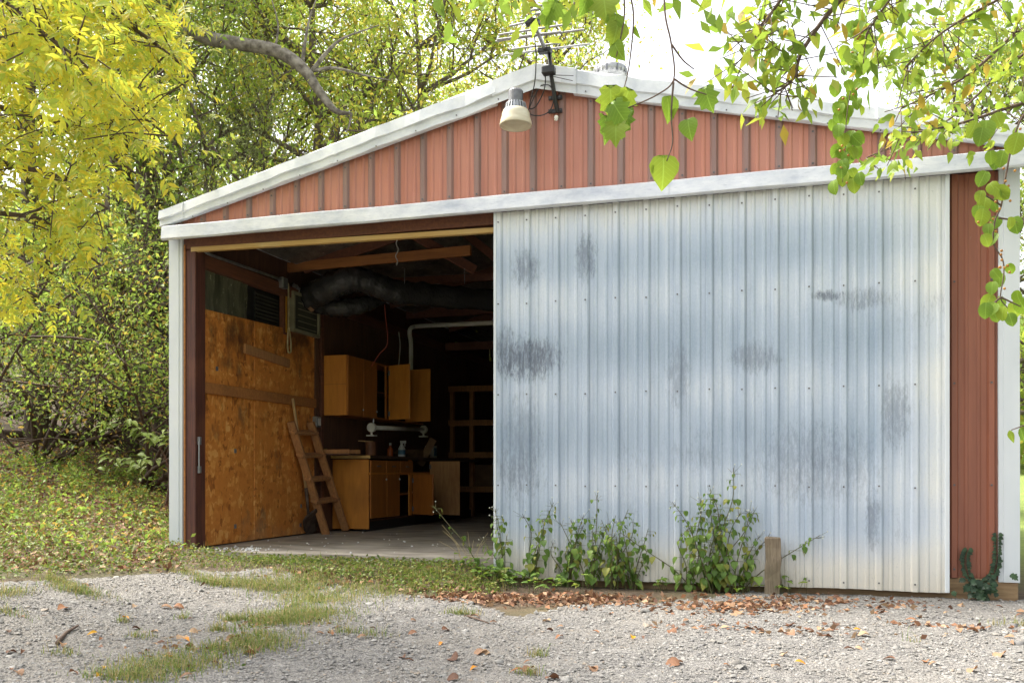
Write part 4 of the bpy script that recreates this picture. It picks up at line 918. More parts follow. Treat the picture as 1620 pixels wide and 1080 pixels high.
LM={}
def lm_(kind,m):
    if (kind,m) not in LM: LM[kind,m]=leaf_mesh('leaf',OUT[kind],m)
    return LM[kind,m]
def put_leaf(parent,me,p,size,tip,nrm,name='leaf'):
    t=Vector(tip).normalized(); n=Vector(nrm); s=t.cross(n); 
    if s.length<1e-4: s=t.cross(Vector((1,0,.3)))
    s.normalize(); n=s.cross(t)
    o=bpy.data.objects.new(name,me); COL.objects.link(o); 
    loc=Vector(tuple(float(v) for v in p))
    if parent is not None: o.parent=parent; loc=loc-Vector(origin(parent))
    R=Matrix((s,t,n)).transposed().to_4x4(); o.matrix_basis=Matrix.Translation(loc)@R@Matrix.Scale(float(size),4); return o
def rv3(down=.7,sp=1.): v=rng.normal(size=3)*sp; v[2]-=down; return v/np.linalg.norm(v)
def toward_cam(p,j=.6): v=CAM-np.array(p); v=v/np.linalg.norm(v)+rng.normal(size=3)*j; return v

# yellow-green ash: boughs hanging in from the left, trunk out to the side
ab=np.array((-6.6,-3.6,float(g(-6.6,-3.6))))
ASH=thing('ash_tree',ab,'ash tree with bright yellow-green compound leaves hanging in beside the garage','tree')
at=MB(); at.tube(curve([ab-(0,0,.2),ab+(.05,0,1.2),ab+(.2,.1,2.6),ab+(.3,.2,4.2),ab+(.3,.4,6)],5),np.linspace(.17,.07,21),10); at.build('trunk','bark',ASH,smooth=True)
limbs=[[(-330,-260,5.6),(-100,-90,5.4),(60,-10,5.2),(200,40,5.0),(310,120,4.9)],[(-330,-200,5.7),(-120,0,5.6),(20,70,5.6),(150,130,5.5),(265,215,5.4)],
 [(-330,-120,5.8),(-140,110,5.9),(0,170,5.9),(110,200,5.8),(215,275,5.8)],[(-330,0,5.5),(-140,190,5.4),(-20,250,5.4),(90,280,5.3),(170,330,5.3)],
 [(-330,120,5.8),(-150,270,5.8),(-30,330,5.7),(70,350,5.7),(160,420,5.6)],[(-330,-330,5.3),(-60,-160,5.1),(120,-70,5.0),(260,-10,5.0)],[(-330,200,6.2),(-130,380,6.2),(-20,430,6.1),(60,470,6.1)],
 [(-200,-250,4.6),(-60,-60,4.5),(40,30,4.5),(120,90,4.4)],[(-330,60,6.5),(-100,140,6.5),(60,120,6.5),(190,150,6.5),(290,90,6.5)]]
lmb=MB(); spots=[]
for Lm in limbs:
    C=curve([PD(*q_) for q_ in Lm],7); C[0]=(C[0]+ab+(.3,.1,3.5))/2; lmb.tube(C,np.linspace(.03,.006,len(C)),6)
    for i in range(7,len(C)):
        for k in range(2):
            d=unit(rng.normal(size=3)*np.array([.6,.6,.35])+(.25,0,-.15)); tw=C[i]+d*rng.uniform(.15,.5); qx_,qy_,_=project(tw)
            if qx_>np.interp(qy_,[0,60,130,230,300,350,440,500,540],[250,290,300,240,170,180,165,40,-30]): continue
            lmb.tube([C[i],(C[i]+tw)/2+(0,0,.03),tw],[.006,.004,.003],4); 
            spots+=[tw,(C[i]+tw)/2,C[i]*.3+tw*.7]
lmb.build('limbs','thin_bark',ASH,smooth=True)
def compound(name,n_pair,m):
    V=[];Fq_=[]; 
    def leaflet(p,d,L,n0=(0,0,1)):
        d=unit(np.array(d,float)); s=unit(np.cross(d,n0)); w_=L*.17; b=len(V)
        V.extend([p,p+d*L*.25+s*w_*.8+(0,0,.01),p+d*L*.55+s*w_+(0,0,.005),p+d*L-np.array((0,0,L*.18)),p+d*L*.55-s*w_+(0,0,.005),p+d*L*.25-s*w_*.8+(0,0,.01),p+d*L*.55-np.array((0,0,.012*L))])
        Fq_.extend([(b,b+1,b+2,b+6),(b+6,b+2,b+3),(b,b+6,b+4,b+5),(b+6,b+3,b+4)])
    for i in range(n_pair):
        y=.22+.16*i; p=np.array((0,y,-.10*y*y)); L=.36*(1-.05*i)
        for s in (-1,1): leaflet(p,(s*.85,.55+rng.normal()*.12,-.12+rng.normal()*.12),L*rng.uniform(.85,1.15))
    ye=.22+.16*(n_pair-1)+.10; leaflet(np.array((0,ye,-.1*ye*ye)),(0,1,-.25),.38)
    b=len(V); 
    for y in (0,ye/2,ye): V.extend([np.array((-.006,y,-.1*y*y)),np.array((.006,y,-.1*y*y))])
    Fq_.extend([(b,b+1,b+3,b+2),(b+2,b+3,b+5,b+4)])
    me=bpy.data.meshes.new(name); me.from_pydata([tuple(map(float,v)) for v in V],[],Fq_); me.update(); me.materials.append(M[m]); return me
CM=[compound('leaf',k,'leaf_ash') for k in (3,3,4,2)]
spots=np.array(spots); sx_,sy_,sz_=project(spots); vis=(sx_>-40)&(sy_>-60)&(sx_<np.interp(sy_,[0,60,130,230,300,350,440,500,540],[250,290,300,240,170,180,165,40,-30])); vis&=(rng.random(len(vis))<np.interp(sy_,[80,320],[1.,.62])); spots=spots[vis]
order=rng.permutation(len(spots)); nobj=0; rest=[]
def leaf_at(p):
    tip=unit(np.array((.5,-.1,-.55))+rng.normal(size=3)*.55); return tip,unit(np.array((0,-.2,1))+rng.normal(size=3)*.35)
cand=np.concatenate([spots]*3)+rng.normal(size=(len(spots)*3,3))*.09
cand=cand[np.argsort(project(cand)[2])]
for i,p in enumerate(cand):
    tip,nn=leaf_at(p)
    if i%max(1,len(cand)//290)==0 and nobj<290: put_leaf(ASH,CM[rng.integers(4)],p,rng.uniform(.115,.20),tip,nn); nobj+=1
    else: rest.append((p,rng.uniform(.115,.20),tip,nn))
# the remaining compound leaves joined
VV=[];FF=[]
for p,s,t,nn in rest:
    me=CM[rng.integers(4)]; co_=np.array([v.co for v in me.vertices]); sd3=unit(np.cross(t,nn)); n3=np.cross(sd3,t); W_=p+s*(co_[:,:1]*sd3+co_[:,1:2]*t+co_[:,2:]*n3); b=len(VV); VV+=W_.tolist(); FF+=[tuple(i+b for i in pl.vertices) for pl in me.polygons]
mb=MB(); mb.v=[tuple(v) for v in VV]; mb.f=FF; mb.m=[0]*len(FF); o=mb.build('crown','leaf_ash',ASH); o['kind']='stuff'
P=PD(-120,-120,5.8)+rng.normal(size=(9000,3))*np.array([.8,.8,.9]); ux_,uy_,uz_=project(P); P=P[(ux_<-20)|((uy_<-20)&(ux_<280))]; quads_mesh('upper_crown',leaf_quads(P,.1*rng.uniform(.7,1.2,len(P)),.4,.5),'leaf_ash',ASH)

# overhanging tree on the right: trunk out of frame, limbs reaching across the top
ob=np.array((3.6,-2.2,float(g(3.6,-2.2))))
OV=thing('overhanging_tree',ob,'tree whose leafy branches reach in above the right roof slope','tree')
MB().tube(curve([ob-(0,0,.2),ob+(0,0,1.2),ob+(-.1,-.1,2.4),ob+(-.2,-.1,3.6),ob+(-.2,0,5)],5),np.linspace(.2,.09,21),10).build('trunk','bark',OV,smooth=True)
ol=[[(1900,-200,4.9),(1720,20,4.8),(1620,45,4.8),(1530,120,4.7),(1425,172,4.7)],[(1900,-100,5.2),(1700,150,5.1),(1615,165,5.0),(1520,195,4.9),(1425,214,4.9)],
 [(1900,-300,4.3),(1600,-150,4.1),(1400,-60,4.0),(1325,5,3.9),(1270,80,3.9),(1255,125,3.9),(1220,152,3.9)],[(1600,-150,4.1),(1420,-90,3.9),(1250,-70,3.8),(1120,-30,3.7)],
 [(1400,-60,4.0),(1200,-90,3.7),(1000,-60,3.5),(850,-30,3.5),(690,-25,3.4)],[(1700,-60,4.7),(1560,10,4.6),(1480,60,4.5),(1430,110,4.5)],[(1720,20,5.3),(1600,100,5.5),(1500,190,5.6),(1370,250,5.7)],
 [(1500,-110,4.2),(1440,-40,4.2),(1400,10,4.2),(1370,55,4.2)],[(1270,-60,3.9),(1235,0,3.9),(1200,50,3.9),(1180,90,3.9)]]
omb=MB(); ospots=[]
for li,Lm in enumerate(ol):
    C=curve([PD(*q_) for q_ in Lm],7); 
    if Lm[0][0]>=1900: C[0]=(ob+(-.15,-.05,3.2)+C[0])/2
    omb.tube(C,np.linspace(.018 if Lm[0][0]>=1900 else .009,.0035,len(C)),6)
    for i in range(4,len(C)):
        for k in range(2):
            if li==4: d=unit(np.array((rng.normal()*.5,rng.normal()*.5,-.8)))*rng.uniform(.03,.12)
            else: d=unit(rng.normal(size=3)*np.array([.8,.8,.5])+(-.2,0,-.25))*rng.uniform(.06,.24)
            tw=C[i]+d; omb.tube([C[i],tw],[.003,.002],4); ospots+=[(tw,li),(C[i]*.5+tw*.5,li)]
omb.build('limbs','twig',OV,smooth=True)
nobj=0; rest=[]
for p,li in ospots:
    x,y,Z=project(p); 
    if not(-80<y<400 and 600<x<1700) or rng.random()<(.35 if li in (0,1,5,6) else .15 if li==4 else .55): continue
    for k in range(1 if li==4 else 2):
        q_=p+rng.normal(size=3)*.035; kind='lance' if li in (2,3,4,7,8) and rng.random()<.8 else 'ovate'; me=lm_(kind,'leaf_overhang'); sz=rng.uniform(.05,.085) if li!=4 else rng.uniform(.08,.12)
        if nobj<298 and y>-40: put_leaf(OV,me,q_,sz,rv3(.9,.6),toward_cam(q_,.7)); nobj+=1
        else: rest.append(q_)
if rest:
    o=quads_mesh('crown',leaf_quads(np.repeat(np.array(rest),2,0)+rng.normal(size=(len(rest)*2,3))*.05,rng.uniform(.07,.11,len(rest)*2),.42,.8),'leaf_overhang',OV); o['kind']='stuff'
P=ob+(-.3,.1,4.6)+rng.normal(size=(9000,3))*np.array([.9,.9,.7]); P=P[project(P)[0]>1500]
quads_mesh('upper_crown',leaf_quads(P,.1*rng.uniform(.7,1.2,len(P)),.45,.6),'leaf_overhang',OV)

# hanging vines
def vine(name,lines,leaves,label,r=.004,m='leaf_vine',berries=()):
    base_=PD(*lines[0][0]); o=thing(name,base_,label,'vine','vines hanging from the overhanging tree'); mb=MB()
    for ln in lines: C=curve([PD(*q_) for q_ in ln],6); mb.tube(C,np.linspace(r,r*.5,len(C)),5)
    mb.build('stem','twig',o,smooth=True)
    for (x,y,Z,spx,kind) in leaves:
        p=PD(x,y,Z); s=spx*Z/F; tip=unit(np.array((rng.normal()*.35,rng.normal()*.2,-1))); put_leaf(o,lm_(kind,m),p+np.array((0,0,s*.45)),s,tip,toward_cam(p,.35))
    if len(berries):
        mb=MB()
        for (x,y,Z) in berries:
            p=PD(x,y,Z); rr=.0065; mb.lathe(p,[(0,rr),(rr*.7,rr*.7),(rr,0),(rr*.7,-rr*.7),(0,-rr)],8)
        b=mb.build('berries','berry',o,smooth=True); b['kind']='stuff'
    return o
Zg=3.3
vine('hanging_vine',[[(1050,-60,Zg),(1052,20,Zg),(1062,70,Zg),(1066,125,Zg),(1040,150,Zg),(990,172,Zg),(962,180,Zg)],[(1066,125,Zg),(1062,180,Zg),(1064,225,Zg),(1055,255,Zg)],[(1066,125,Zg),(1090,140,Zg),(1118,150,Zg)],[(1062,70,Zg),(1080,95,Zg),(1098,110,Zg)]],
 [(966,160,Zg,48,'lobed'),(958,205,Zg,46,'lobed'),(985,195,Zg,44,'lobed'),(970,182,Zg-.05,42,'lobed'),(1000,180,Zg,26,'ovate'),(995,160,Zg,38,'lobed'),(975,210,Zg-.03,44,'lobed'),(1056,172,Zg,40,'heart'),(1088,205,Zg,34,'heart'),(1115,158,Zg,40,'lobed'),(1050,272,Zg,52,'heart'),(1030,265,Zg,18,'ovate'),(1070,180,Zg,22,'ovate'),(1140,135,Zg,22,'ovate'),(1162,148,Zg,26,'lance')],
 'vine with large lobed and heart-shaped leaves hanging before the red gable')
vine('hanging_vine',[[(985,-40,3.4),(988,20,3.4),(982,60,3.4),(975,90,3.4)],[(988,-30,3.4),(1002,20,3.4),(996,100,3.4),(985,150,3.4)]],
 [(955,15,3.4,46,'lobed'),(975,38,3.4,32,'heart'),(978,55,3.4,42,'heart'),(972,84,3.4,32,'heart'),(1003,52,3.4,22,'ovate'),(930,8,3.4,34,'heart'),(880,20,3.4,38,'lobed'),(868,30,3.4,30,'lobed')],
 'vine with hole-eaten heart-shaped leaves against the white sky')
lv=[];be=[]
C=curve([(1366,40,4.4),(1352,110,4.4),(1340,180,4.4),(1337,240,4.4),(1333,288,4.4)],8)
for i,q_ in enumerate(C):
    for k in range(2): lv.append((q_[0]+rng.normal()*11,q_[1]+rng.normal()*6,4.4+rng.normal()*.05,rng.uniform(17,25),'round'))
    if rng.random()<.5: be.append((q_[0]+rng.normal()*8,q_[1]+rng.normal()*5,4.35))
vine('hanging_vine',[[(1400,-40,4.4)]+[tuple(q_) for q_ in C[::8]]],lv,'slender round-leaved vine hanging before the right end of the red gable',.0035,'leaf_vine',be)
lv=[];be=[]; Zv=4.2
path=[(1640,150,Zv),(1608,205,Zv),(1590,285,Zv),(1584,325,Zv),(1574,350,Zv),(1572,385,Zv),(1586,410,Zv),(1588,435,Zv),(1583,470,Zv),(1594,487,Zv)]
for (x,y,s) in ((1560,282,26),(1566,300,24),(1553,310,20),(1575,308,28),(1560,322,26),(1572,325,24),(1548,335,24),(1556,342,28),(1586,305,20),(1578,352,22),(1563,362,20),(1556,380,22),(1576,378,22),(1598,352,20),(1605,355,28),(1570,435,20),(1570,455,22),(1583,442,22),(1595,425,18),(1568,478,28),(1560,490,26),(1575,490,26),(1588,495,24),(1600,490,28),(1612,485,30),(1608,470,24),(1583,478,22),(1572,500,20),(1596,505,22),(1560,205,34),(1574,190,24),(1580,255,24),(1567,248,22),(1588,250,28),(1612,225,34),(1600,230,26),(1545,205,28),(1555,215,30)): lv.append((x,y,Zv+rng.normal()*.04,s,'round'))
for k in range(26): q_=path[rng.integers(1,len(path))]; be.append((q_[0]+rng.normal()*10,q_[1]+rng.normal()*12,Zv-.03))
vine('hanging_vine',[path,[(1584,325,Zv),(1560,310,Zv),(1545,305,Zv)],[(1583,470,Zv),(1570,482,Zv),(1560,490,Zv)],[(1580,345,Zv),(1600,348,Zv),(1608,352,Zv)],[(1583,470,Zv),(1600,478,Zv),(1615,485,Zv)]],lv,'twisting round-leaved vine with orange berries before the white right corner',.005,'leaf_vine',be)
vine('hanging_vine',[[(1700,640,3.6),(1640,665,3.6),(1600,680,3.6)]],[(1597,690,3.6,22,'ovate'),(1614,688,3.6,26,'ovate'),(1628,680,3.6,26,'ovate')],'short leafy vine tip in front of the right corner trim low down',.004)

# ------------------------------------------------------------------ weeds by the door
WL=[('ovate','leaf_weed'),('heart','leaf_weed')]
def weed(px,py_top,py_base,lean,n,wide,label,name='door_weed',flower=True,dens=1.0):
    b=GP(px,py_base); 
    if b[1]>-.14: b=PY(px,py_base,-.15); b[2]=float(g(b[0],-.15))
    h=float(PY(px,py_top,b[1])[2]-b[2]); o=thing(name,b,label,'weed','weeds along the foot of the door'); mb=MB(); fl=MB()
    for s in range(n):
        ln=np.array((lean+rng.normal()*wide*1.5,-abs(rng.normal())*.06,0)); hh=h*(1 if s==0 else rng.uniform(.55,.95)); b0_=b+np.array((rng.normal()*.05*wide*4,rng.normal()*.03,-.02))
        C=curve([b0_,b0_+ln*.3+(0,0,hh*.4),b0_+ln*.7+(rng.normal()*.02,0,hh*.75),b0_+ln+(0,0,hh)],5); C[:,1]=np.minimum(C[:,1],-.125); mb.tube(C,np.linspace(.005,.002,len(C)),5)
        nl=int((7+hh*30)*dens)
        for k in range(nl):
            t=rng.uniform(.12,1)**.9; i=min(len(C)-2,int(t*(len(C)-1))); p=C[i]; a=rng.uniform(0,2*PI); out=np.array((math.cos(a),math.sin(a)*.8,0)); L=rng.uniform(.035,.085)*(1.15-.7*t)
            st_=p+out*rng.uniform(.015,.06); st_[1]=min(st_[1],-.13); mb.tube([p,st_],[.0018,.0012],3,False); kd=WL[rng.integers(2)]
            put_leaf(o,lm_(*kd),st_,L,unit(out*.5+np.array((0,-.1,-1+rng.normal()*.35))),unit(out+np.array((0,-.6,.4))+rng.normal(size=3)*.4))
        if flower:
            for k in range(6):
                p=C[-1]+rng.normal(size=3)*np.array([.03,.015,.025]); p[1]=min(p[1],-.125); mb.tube([C[-2],p],[.0012,.001],3,False); (fl.lathe(p,[(0,.005),(.005,.002),(.003,-.003),(0,-.004)],6) if k<3 else None)
    mb.build('stems','green_stem',o)
    if flower: f_=fl.build('flower_heads','flower_white',o); f_['kind']='stuff'
weed(800,800,905,-.10,4,.10,'thin straggly weed at the free edge of the door')
weed(845,790,908,.05,4,.10,'sparse upright weed near the free edge of the door, with small pale flower heads')
weed(893,810,910,.0,5,.09,'bushy weed between the sparse weed and the tall door weed')
weed(935,778,912,.02,6,.09,'tall weed with one stem overtopping its neighbours before the door')
weed(968,800,913,.05,5,.08,'leafy weed at the end of the dense weed row by the door',flower=False)
weed(1000,815,914,.02,5,.08,'dark leafy weed closing the row beside the bare strip of door',flower=False)
weed(1128,735,935,.02,9,.16,'largest weed clump with white flower heads beside the stump post',dens=1.25)
weed(1090,800,932,-.12,5,.16,'weed leaning away from the largest clump towards the weed row')
weed(1165,800,934,.12,5,.12,'drooping weed between the largest clump and the stump post')
weed(760,795,896,-.05,1,.10,'single weed stem with yellow-green buds inside the door opening',dens=.5)
# low leafy seedlings near the foot of the door
for px,py,lab in ((800,925,'low green seedling patch in front of the thin straggly weed'),(850,935,'low seedling patch spreading over the leaf litter'),(770,915,'low seedling patch at the slab edge by the door'),(1180,937,'small seedling between the drooping weed and the stump post'),(1245,940,'tiny seedling right beside the stump post'),(1050,930,'small seedling at the foot of the bare strip of door')):
    b=GP(px,py)
    if b[1]>-.15: b=PY(px,py,-.16); b[2]=float(g(b[0],b[1]))
    o=thing('seedling',b,lab,'seedling','seedlings at the foot of the door'); mb=MB()
    for k in range(26 if px<900 else 9):
        p=b+np.array((rng.normal()*(.16 if px<900 else .05),rng.normal()*.07,0)); p[1]=min(p[1],-.14); p[2]=float(g(p[0],p[1])); t_=p+np.array((rng.normal()*.02,rng.normal()*.02,rng.uniform(.04,.13))); mb.tube([p,t_],[.002,.0015],3,False)
        for q_ in range(3): a=rng.uniform(0,2*PI); put_leaf(o,lm_('ovate','leaf_vine' if rng.random()<.3 else 'leaf_weed'),t_,rng.uniform(.04,.065),(math.cos(a),math.sin(a),.15*rng.normal()),(rng.normal()*.3,-.3,1))
    f_=mb.build('stems','green_stem',o); f_['kind']='stuff'
# ivy on the right corner
iv=thing('ivy',GP(1560,938)*(1,0,1)+np.array((0,-.06,0)),'dark ivy climbing the red wall and white corner from a clump','ivy'); mb=MB()
for ln in ([(1545,925),(1530,905),(1527,880),(1531,868)],[(1550,925),(1572,905),(1577,880),(1578,845)]):
    C=curve([PY(x,y,-.032) for x,y in ln],8); mb.tube(C,.003,4)
    for p in C:
        for s in (-1,1): put_leaf(iv,lm_('heart','leaf_ivy'),p+(s*.008,-.004,0),rng.uniform(.018,.036),(s,-.2,-.3+rng.normal()*.3),(0,-1,.4))
for k in range(42):
    p=PY(rng.normal(1552,16),rng.normal(928,9),-.07-.05*rng.random()); p[2]=max(p[2],float(g(p[0],p[1]))+.015); put_leaf(iv,lm_('lobed','leaf_ivy'),p,rng.uniform(.035,.06),(rng.normal(),-.3,-.6),(rng.normal()*.5,-1,.7))
mb.build('stems','twig',iv)
# sapling with big pale leaves by the left corner
sb_=GP(262,800); sb_=np.array((sb_[0],sb_[1],float(g(sb_[0],sb_[1])))); sa=thing('corner_sapling',sb_,'young sapling with broad pale green leaves beside the white left corner','sapling'); mb=MB()
dS=float(project(sb_)[2])
stem=curve([sb_-(0,0,.03),PD(268,760,dS),PD(262,725,dS),PD(248,700,dS),PD(240,668,dS)],6); mb.tube(stem,np.linspace(.016,.005,len(stem)),6)
for ln in ([(248,700),(230,685),(205,672),(165,668)],[(262,725),(235,728),(205,728),(172,724)],[(240,680),(262,690),(282,690)]):
    C=curve([PD(x,y,dS-.08) for x,y in ln],6); mb.tube(C,np.linspace(.006,.002,len(C)),5)
    for p in C[3:]:
        for k in range(2): 
            q_=p+rng.normal(size=3)*.04; put_leaf(sa,lm_('ovate','leaf_sapling'),q_,rng.uniform(.09,.17),unit(np.array((rng.normal()-.3,-.5+rng.normal()*.5,-.35))),unit(np.array((0,-.5,1))+rng.normal(size=3)*.25))
mb.build('stem','twig',sa,smooth=True)

# ------------------------------------------------------------------ ground cover, grass, litter
def blades(P,H,name,m,label,cat,lean=.5,wd=.004):
    N=len(P); a=rng.uniform(0,2*PI,N); d=np.column_stack([np.cos(a),np.sin(a),np.zeros(N)]); s=np.column_stack([-np.sin(a),np.cos(a),np.zeros(N)])*wd*rng.uniform(.7,1.4,(N,1))
    H=H.reshape(-1,1); up=np.array([0,0,1.]); k=lean*rng.uniform(.2,1.2,(N,1)); mid=P+up*H*.6+d*H*k*.35; tip=P+up*H*(1-.35*k)+d*H*k
    V=np.concatenate([np.stack([P-s,P+s,mid+s*.7,mid-s*.7],1),np.stack([mid-s*.7,mid+s*.7,tip+s*.08,tip-s*.08],1)]); o=quads_mesh(name,V,m,None); tag(o,label,cat,kind='stuff')
def patch(px,py,n,rx,ry):
    out=[]
    for k in range(n):
        q_=GP(px,py)[:2]+rng.normal(size=2)*(rx,ry) if k==0 else out[0][:2]+rng.normal(size=2)*(rx,ry); out.append((q_[0],q_[1],float(g(*q_))))
    return np.array(out[1:])
tufts=[(230,1072,160,.10,.05),(330,1040,260,.12,.12),(370,1015,260,.10,.12),(385,985,60,.04,.03),(345,1000,40,.03,.03),(440,985,360,.16,.08),(490,965,330,.16,.12),(400,925,420,.20,.07),(350,930,160,.10,.04),(55,922,160,.12,.05),(100,924,70,.07,.03),(190,985,14,.03,.02),(235,1010,22,.05,.03),(285,980,14,.02,.02),(560,940,300,.2,.1),(520,925,300,.2,.1),(640,930,260,.25,.1),(60,985,60,.1,.03),(855,1068,22,.03,.02),(850,1040,16,.03,.02),(735,972,50,.06,.02),(540,1000,26,.05,.03),(600,1010,20,.06,.04),(0,945,90,.05,.1),(300,912,60,.1,.03),(1595,990,60,.12,.03),(1450,1020,4,.02,.02),(680,905,200,.2,.06),(90,1035,16,.06,.03)]
Pg=np.vstack([patch(a_,b_,int(n_*4.2),c2*1.05,d_*1.05) for a_,b_,n_,c2,d_ in tufts]); Pg=Pg[Pg[:,1]<-.07]
for px_ in np.arange(345,790,7):
    q_=patch(px_,np.interp(px_,[345,440,560,690,790],[893,902,908,918,925])+rng.normal()*5,16,.10,.05); Pe=q_ if px_==345 else np.vstack([Pe,q_])
strip=np.array([(505,915),(490,940),(480,962),(445,982),(405,998),(370,1015),(345,1036),(300,1056),(240,1074)])
for t_ in np.linspace(0,1,60):
    a_=np.interp(t_,np.linspace(0,1,9),strip[:,0])+rng.normal()*11; b_=np.interp(t_,np.linspace(0,1,9),strip[:,1])+rng.normal()*5; Pe=np.vstack([Pe,patch(a_,b_,int(rng.integers(3,34)),.045,.035)])
Pw=Pe[rng.random(len(Pe))<.5]; Pw=Pw[Pw[:,1]<-.07]+rng.normal(size=(int(((Pe[:,1]<-9)).sum())*0+1,3))*0; Pw=Pw+np.column_stack([rng.normal(size=len(Pw))*.03,rng.normal(size=len(Pw))*.03,rng.uniform(.006,.03,len(Pw))]); Pw=Pw[Pw[:,1]<-.07]
o=quads_mesh('strip_weeds',leaf_quads(Pw,rng.uniform(.012,.03,len(Pw)),.5,-.2,1.,.6),'leaf_cover',None); tag(o,'small leafy weeds among the grass strip on the gravel drive','weeds',kind='stuff')
Pe=Pe[(Pe[:,1]<-.07)]; blades(Pe,rng.gamma(4,.012,len(Pe))+.01,'slab_edge_grass','leaf_grass','taller ragged grass fringe along the front of the concrete slab','grass',.8,.002)
blades(Pg,rng.gamma(4,.010,len(Pg))+.008,'drive_grass','leaf_grass','thin grass tufts growing through the gravel drive','grass',.9,.0017)
def not_gravel(x,y): return ~is_gravel(x,y-.10)&((y<-.06)|(x<-5.32)|(x>1.5))
Pv=scatter_px(15000,(-30,745,790,945),not_gravel); blades(Pv,rng.gamma(4,.012,len(Pv))+.01,'verge_grass','leaf_grass','short grass and weeds on the verge at the slab edge','grass',.9,.0018)
Pc=scatter_px(42000,(-30,715,400,935),not_gravel); dens=np.sin(Pc[:,0]*2.3)*np.sin(Pc[:,1]*2.9+1)+rng.normal(size=len(Pc))*.5; Pc=Pc[(dens+np.clip((.6-Pc[:,1])*.6,-1.2,1.)>-.25)]
Pc[:,2]+=rng.uniform(.005,.07,len(Pc)); o=quads_mesh('ground_cover',leaf_quads(Pc,rng.uniform(.016,.038,len(Pc)),.6,-.1,1.,.5),'leaf_cover',None); tag(o,'low leafy ground cover on the slope left of the garage','ground cover',kind='stuff')
Pc=scatter_px(4200,(400,880,790,945),not_gravel); Pc[:,2]+=rng.uniform(.005,.05,len(Pc)); o=quads_mesh('slab_edge_cover',leaf_quads(Pc,rng.uniform(.018,.04,len(Pc)),.55,-.1,1.,.5),'leaf_cover',None); tag(o,'low green creeping weeds along the concrete slab edge','ground cover',kind='stuff')
cl=scatter_px(75,(-20,720,265,885),not_gravel); Pu=[]
for c0 in cl:
    k=int(rng.integers(40,170)); rr=rng.uniform(.06,.22); q_=c0+rng.normal(size=(k,3))*(rr,rr,0); q_[:,2]=g(q_[:,0],q_[:,1])+np.abs(rng.normal(size=k))*rng.uniform(.05,.17)+.01; Pu.append(q_)
Pu=np.vstack(Pu); Pu=Pu[(Pu[:,0]<-5.35)|(Pu[:,1]<-.1)]; o=quads_mesh('undergrowth',leaf_quads(Pu,rng.uniform(.025,.065,len(Pu)),.5,.1,1.,.7),'leaf_bush',None); tag(o,'rough leafy undergrowth clumps on the bank left of the garage','undergrowth',kind='stuff')
def litter(P,name,label,smin=.03,smax=.075,m='leaf_dead'):
    P=P.copy(); P[:,2]+=rng.uniform(.006,.022,len(P)); o=quads_mesh(name,leaf_quads(P,rng.uniform(smin,smax,len(P)),.6,0,1.,.28),m,None); tag(o,label,'leaf litter',kind='stuff')
litter(scatter_px(11000,(-30,690,285,905),not_gravel),'slope_litter','brown fallen leaves over the slope left of the garage')
Pl=[]
for (cx,cy,n,rx,ry) in ((880,945,190,.32,.09),(980,962,330,.32,.12),(1080,960,290,.30,.14),(1150,945,170,.27,.09),(1270,965,170,.24,.08),(1100,985,90,.35,.09),(1400,960,80,.3,.1),(820,950,260,.22,.09),(760,945,160,.22,.06),(1560,995,60,.2,.04),(1490,940,90,.25,.03),(1585,940,60,.1,.05)): Pl.append(patch(cx,cy,n,rx,ry))
Pl+= [patch(a_,b_,n_,.25,.1) for a_,b_,n_ in ((600,925,70),(480,915,60),(700,930,70),(430,985,30),(350,1030,30))]; Pl=np.vstack(Pl); Pl=Pl[Pl[:,1]<-.10]; litter(Pl,'door_litter','drift of russet fallen leaves at the foot of the sliding door',.03,.06)
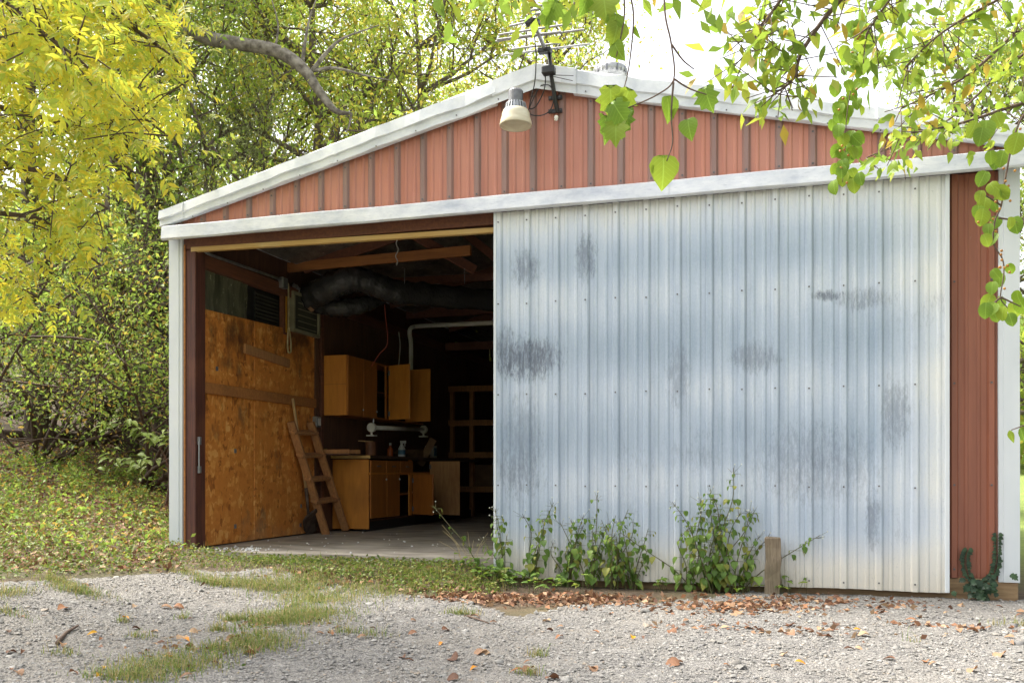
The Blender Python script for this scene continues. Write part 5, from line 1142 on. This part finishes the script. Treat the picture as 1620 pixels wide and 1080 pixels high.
# fallen leaves one by one
fl_me=[leaf_mesh('fallen_leaf',OUT['ovate'],'leaf_dead',.5,.6),leaf_mesh('fallen_leaf',OUT['round'],'leaf_dead',.4,.8),leaf_mesh('fallen_leaf',OUT['lance'],'leaf_dead',.7,.5)]; fl_y=leaf_mesh('fallen_leaf',OUT['ovate'],'leaf_yellow',.5,.5)
spots_=[(15,1005),(215,962),(75,978),(105,965),(12,970),(155,1005),(210,997),(160,1013),(250,1003),(320,1003),(110,1068),(10,1038),(18,1065),(290,1010),(240,1022),(385,1038),(335,1053),(305,1072),(260,1043),(235,1035),(130,928),(295,898),(325,925),(275,965),(275,963),(640,1045),(660,1005),(585,997),(580,1010),(770,1035),(722,1048),(755,1060),(760,970),(650,985),(725,1078),(640,1048),(840,1050),(830,1065),(865,1078),(865,1000),(890,1010),(935,1060),(945,1062),(1020,1010),(1000,1015),(1075,1055),(820,975),(870,985),(885,950),(1080,1052),(1060,1000),(1322,990),(1380,973),(1385,980),(1390,972),(1300,1011),(1335,1031),(1350,1000),(1375,1008),(1495,1008),(1450,985),(1587,1038),(1465,1052),(1482,1053),(1515,1000),(1530,1000),(540,995),(485,985),(500,1005),(700,1000),(700,1020)]
for k in range(70): spots_.append((rng.uniform(0,1620),rng.uniform(935,1078)))
for i,(x,y) in enumerate(spots_):
    p=GP(x,y); 
    if not is_gravel(p[0],p[1]) : continue
    yel=(i%13==5); kd_=int(rng.integers(3)); a=rng.uniform(0,2*PI); o=put_leaf(None,fl_y if yel else fl_me[kd_],p+(0,0,.020),rng.uniform(.035,.07)*(1.15 if y>1000 else 1),(math.cos(a),math.sin(a),rng.normal()*.12),(rng.normal()*.3,rng.normal()*.3,1),'fallen_leaf')
    if yel: tag(o,'curled yellow-orange leaf lying on the gravel drive','leaf','yellow leaves on the gravel')
    else: tag(o,('oval curled brown leaf lying on the gravel drive','broad rounded brown leaf lying on the gravel drive','narrow pointed brown leaf lying on the gravel drive')[kd_],'leaf',('oval','rounded','narrow')[kd_]+' brown leaves on the gravel')
for pts,lab in (([(90,1022),(105,1005),(123,994)],'short brown stick lying on the gravel drive'),([(740,978),(755,983),(773,990)],'thin dark twig lying beside a small weed on the gravel')):
    Pp=[GP(*q_)+(0,0,.018) for q_ in pts]; o=thing('stick',Pp[0]-(0,0,.01),lab,'stick'); MB().tube(Pp,[.011,.010,.007] if pts[0][0]<200 else [.006,.006,.004],7).build('wood','twig',o,smooth=True)
# dry stalks at the door opening
mb=MB(); b=GP(745,897)
for k in range(9):
    t_=PY(rng.uniform(690,780),rng.uniform(815,880),b[1]); mb.tube(curve([b+(rng.normal()*.05,0,0),(b+t_)/2+(0,0,.03),t_],4),np.linspace(.002,.001,9),3)
ds=thing('dry_stalks',b,'dry straw-coloured grass stalks at the free edge of the door','grass'); mb.build('stalks','straw',ds)
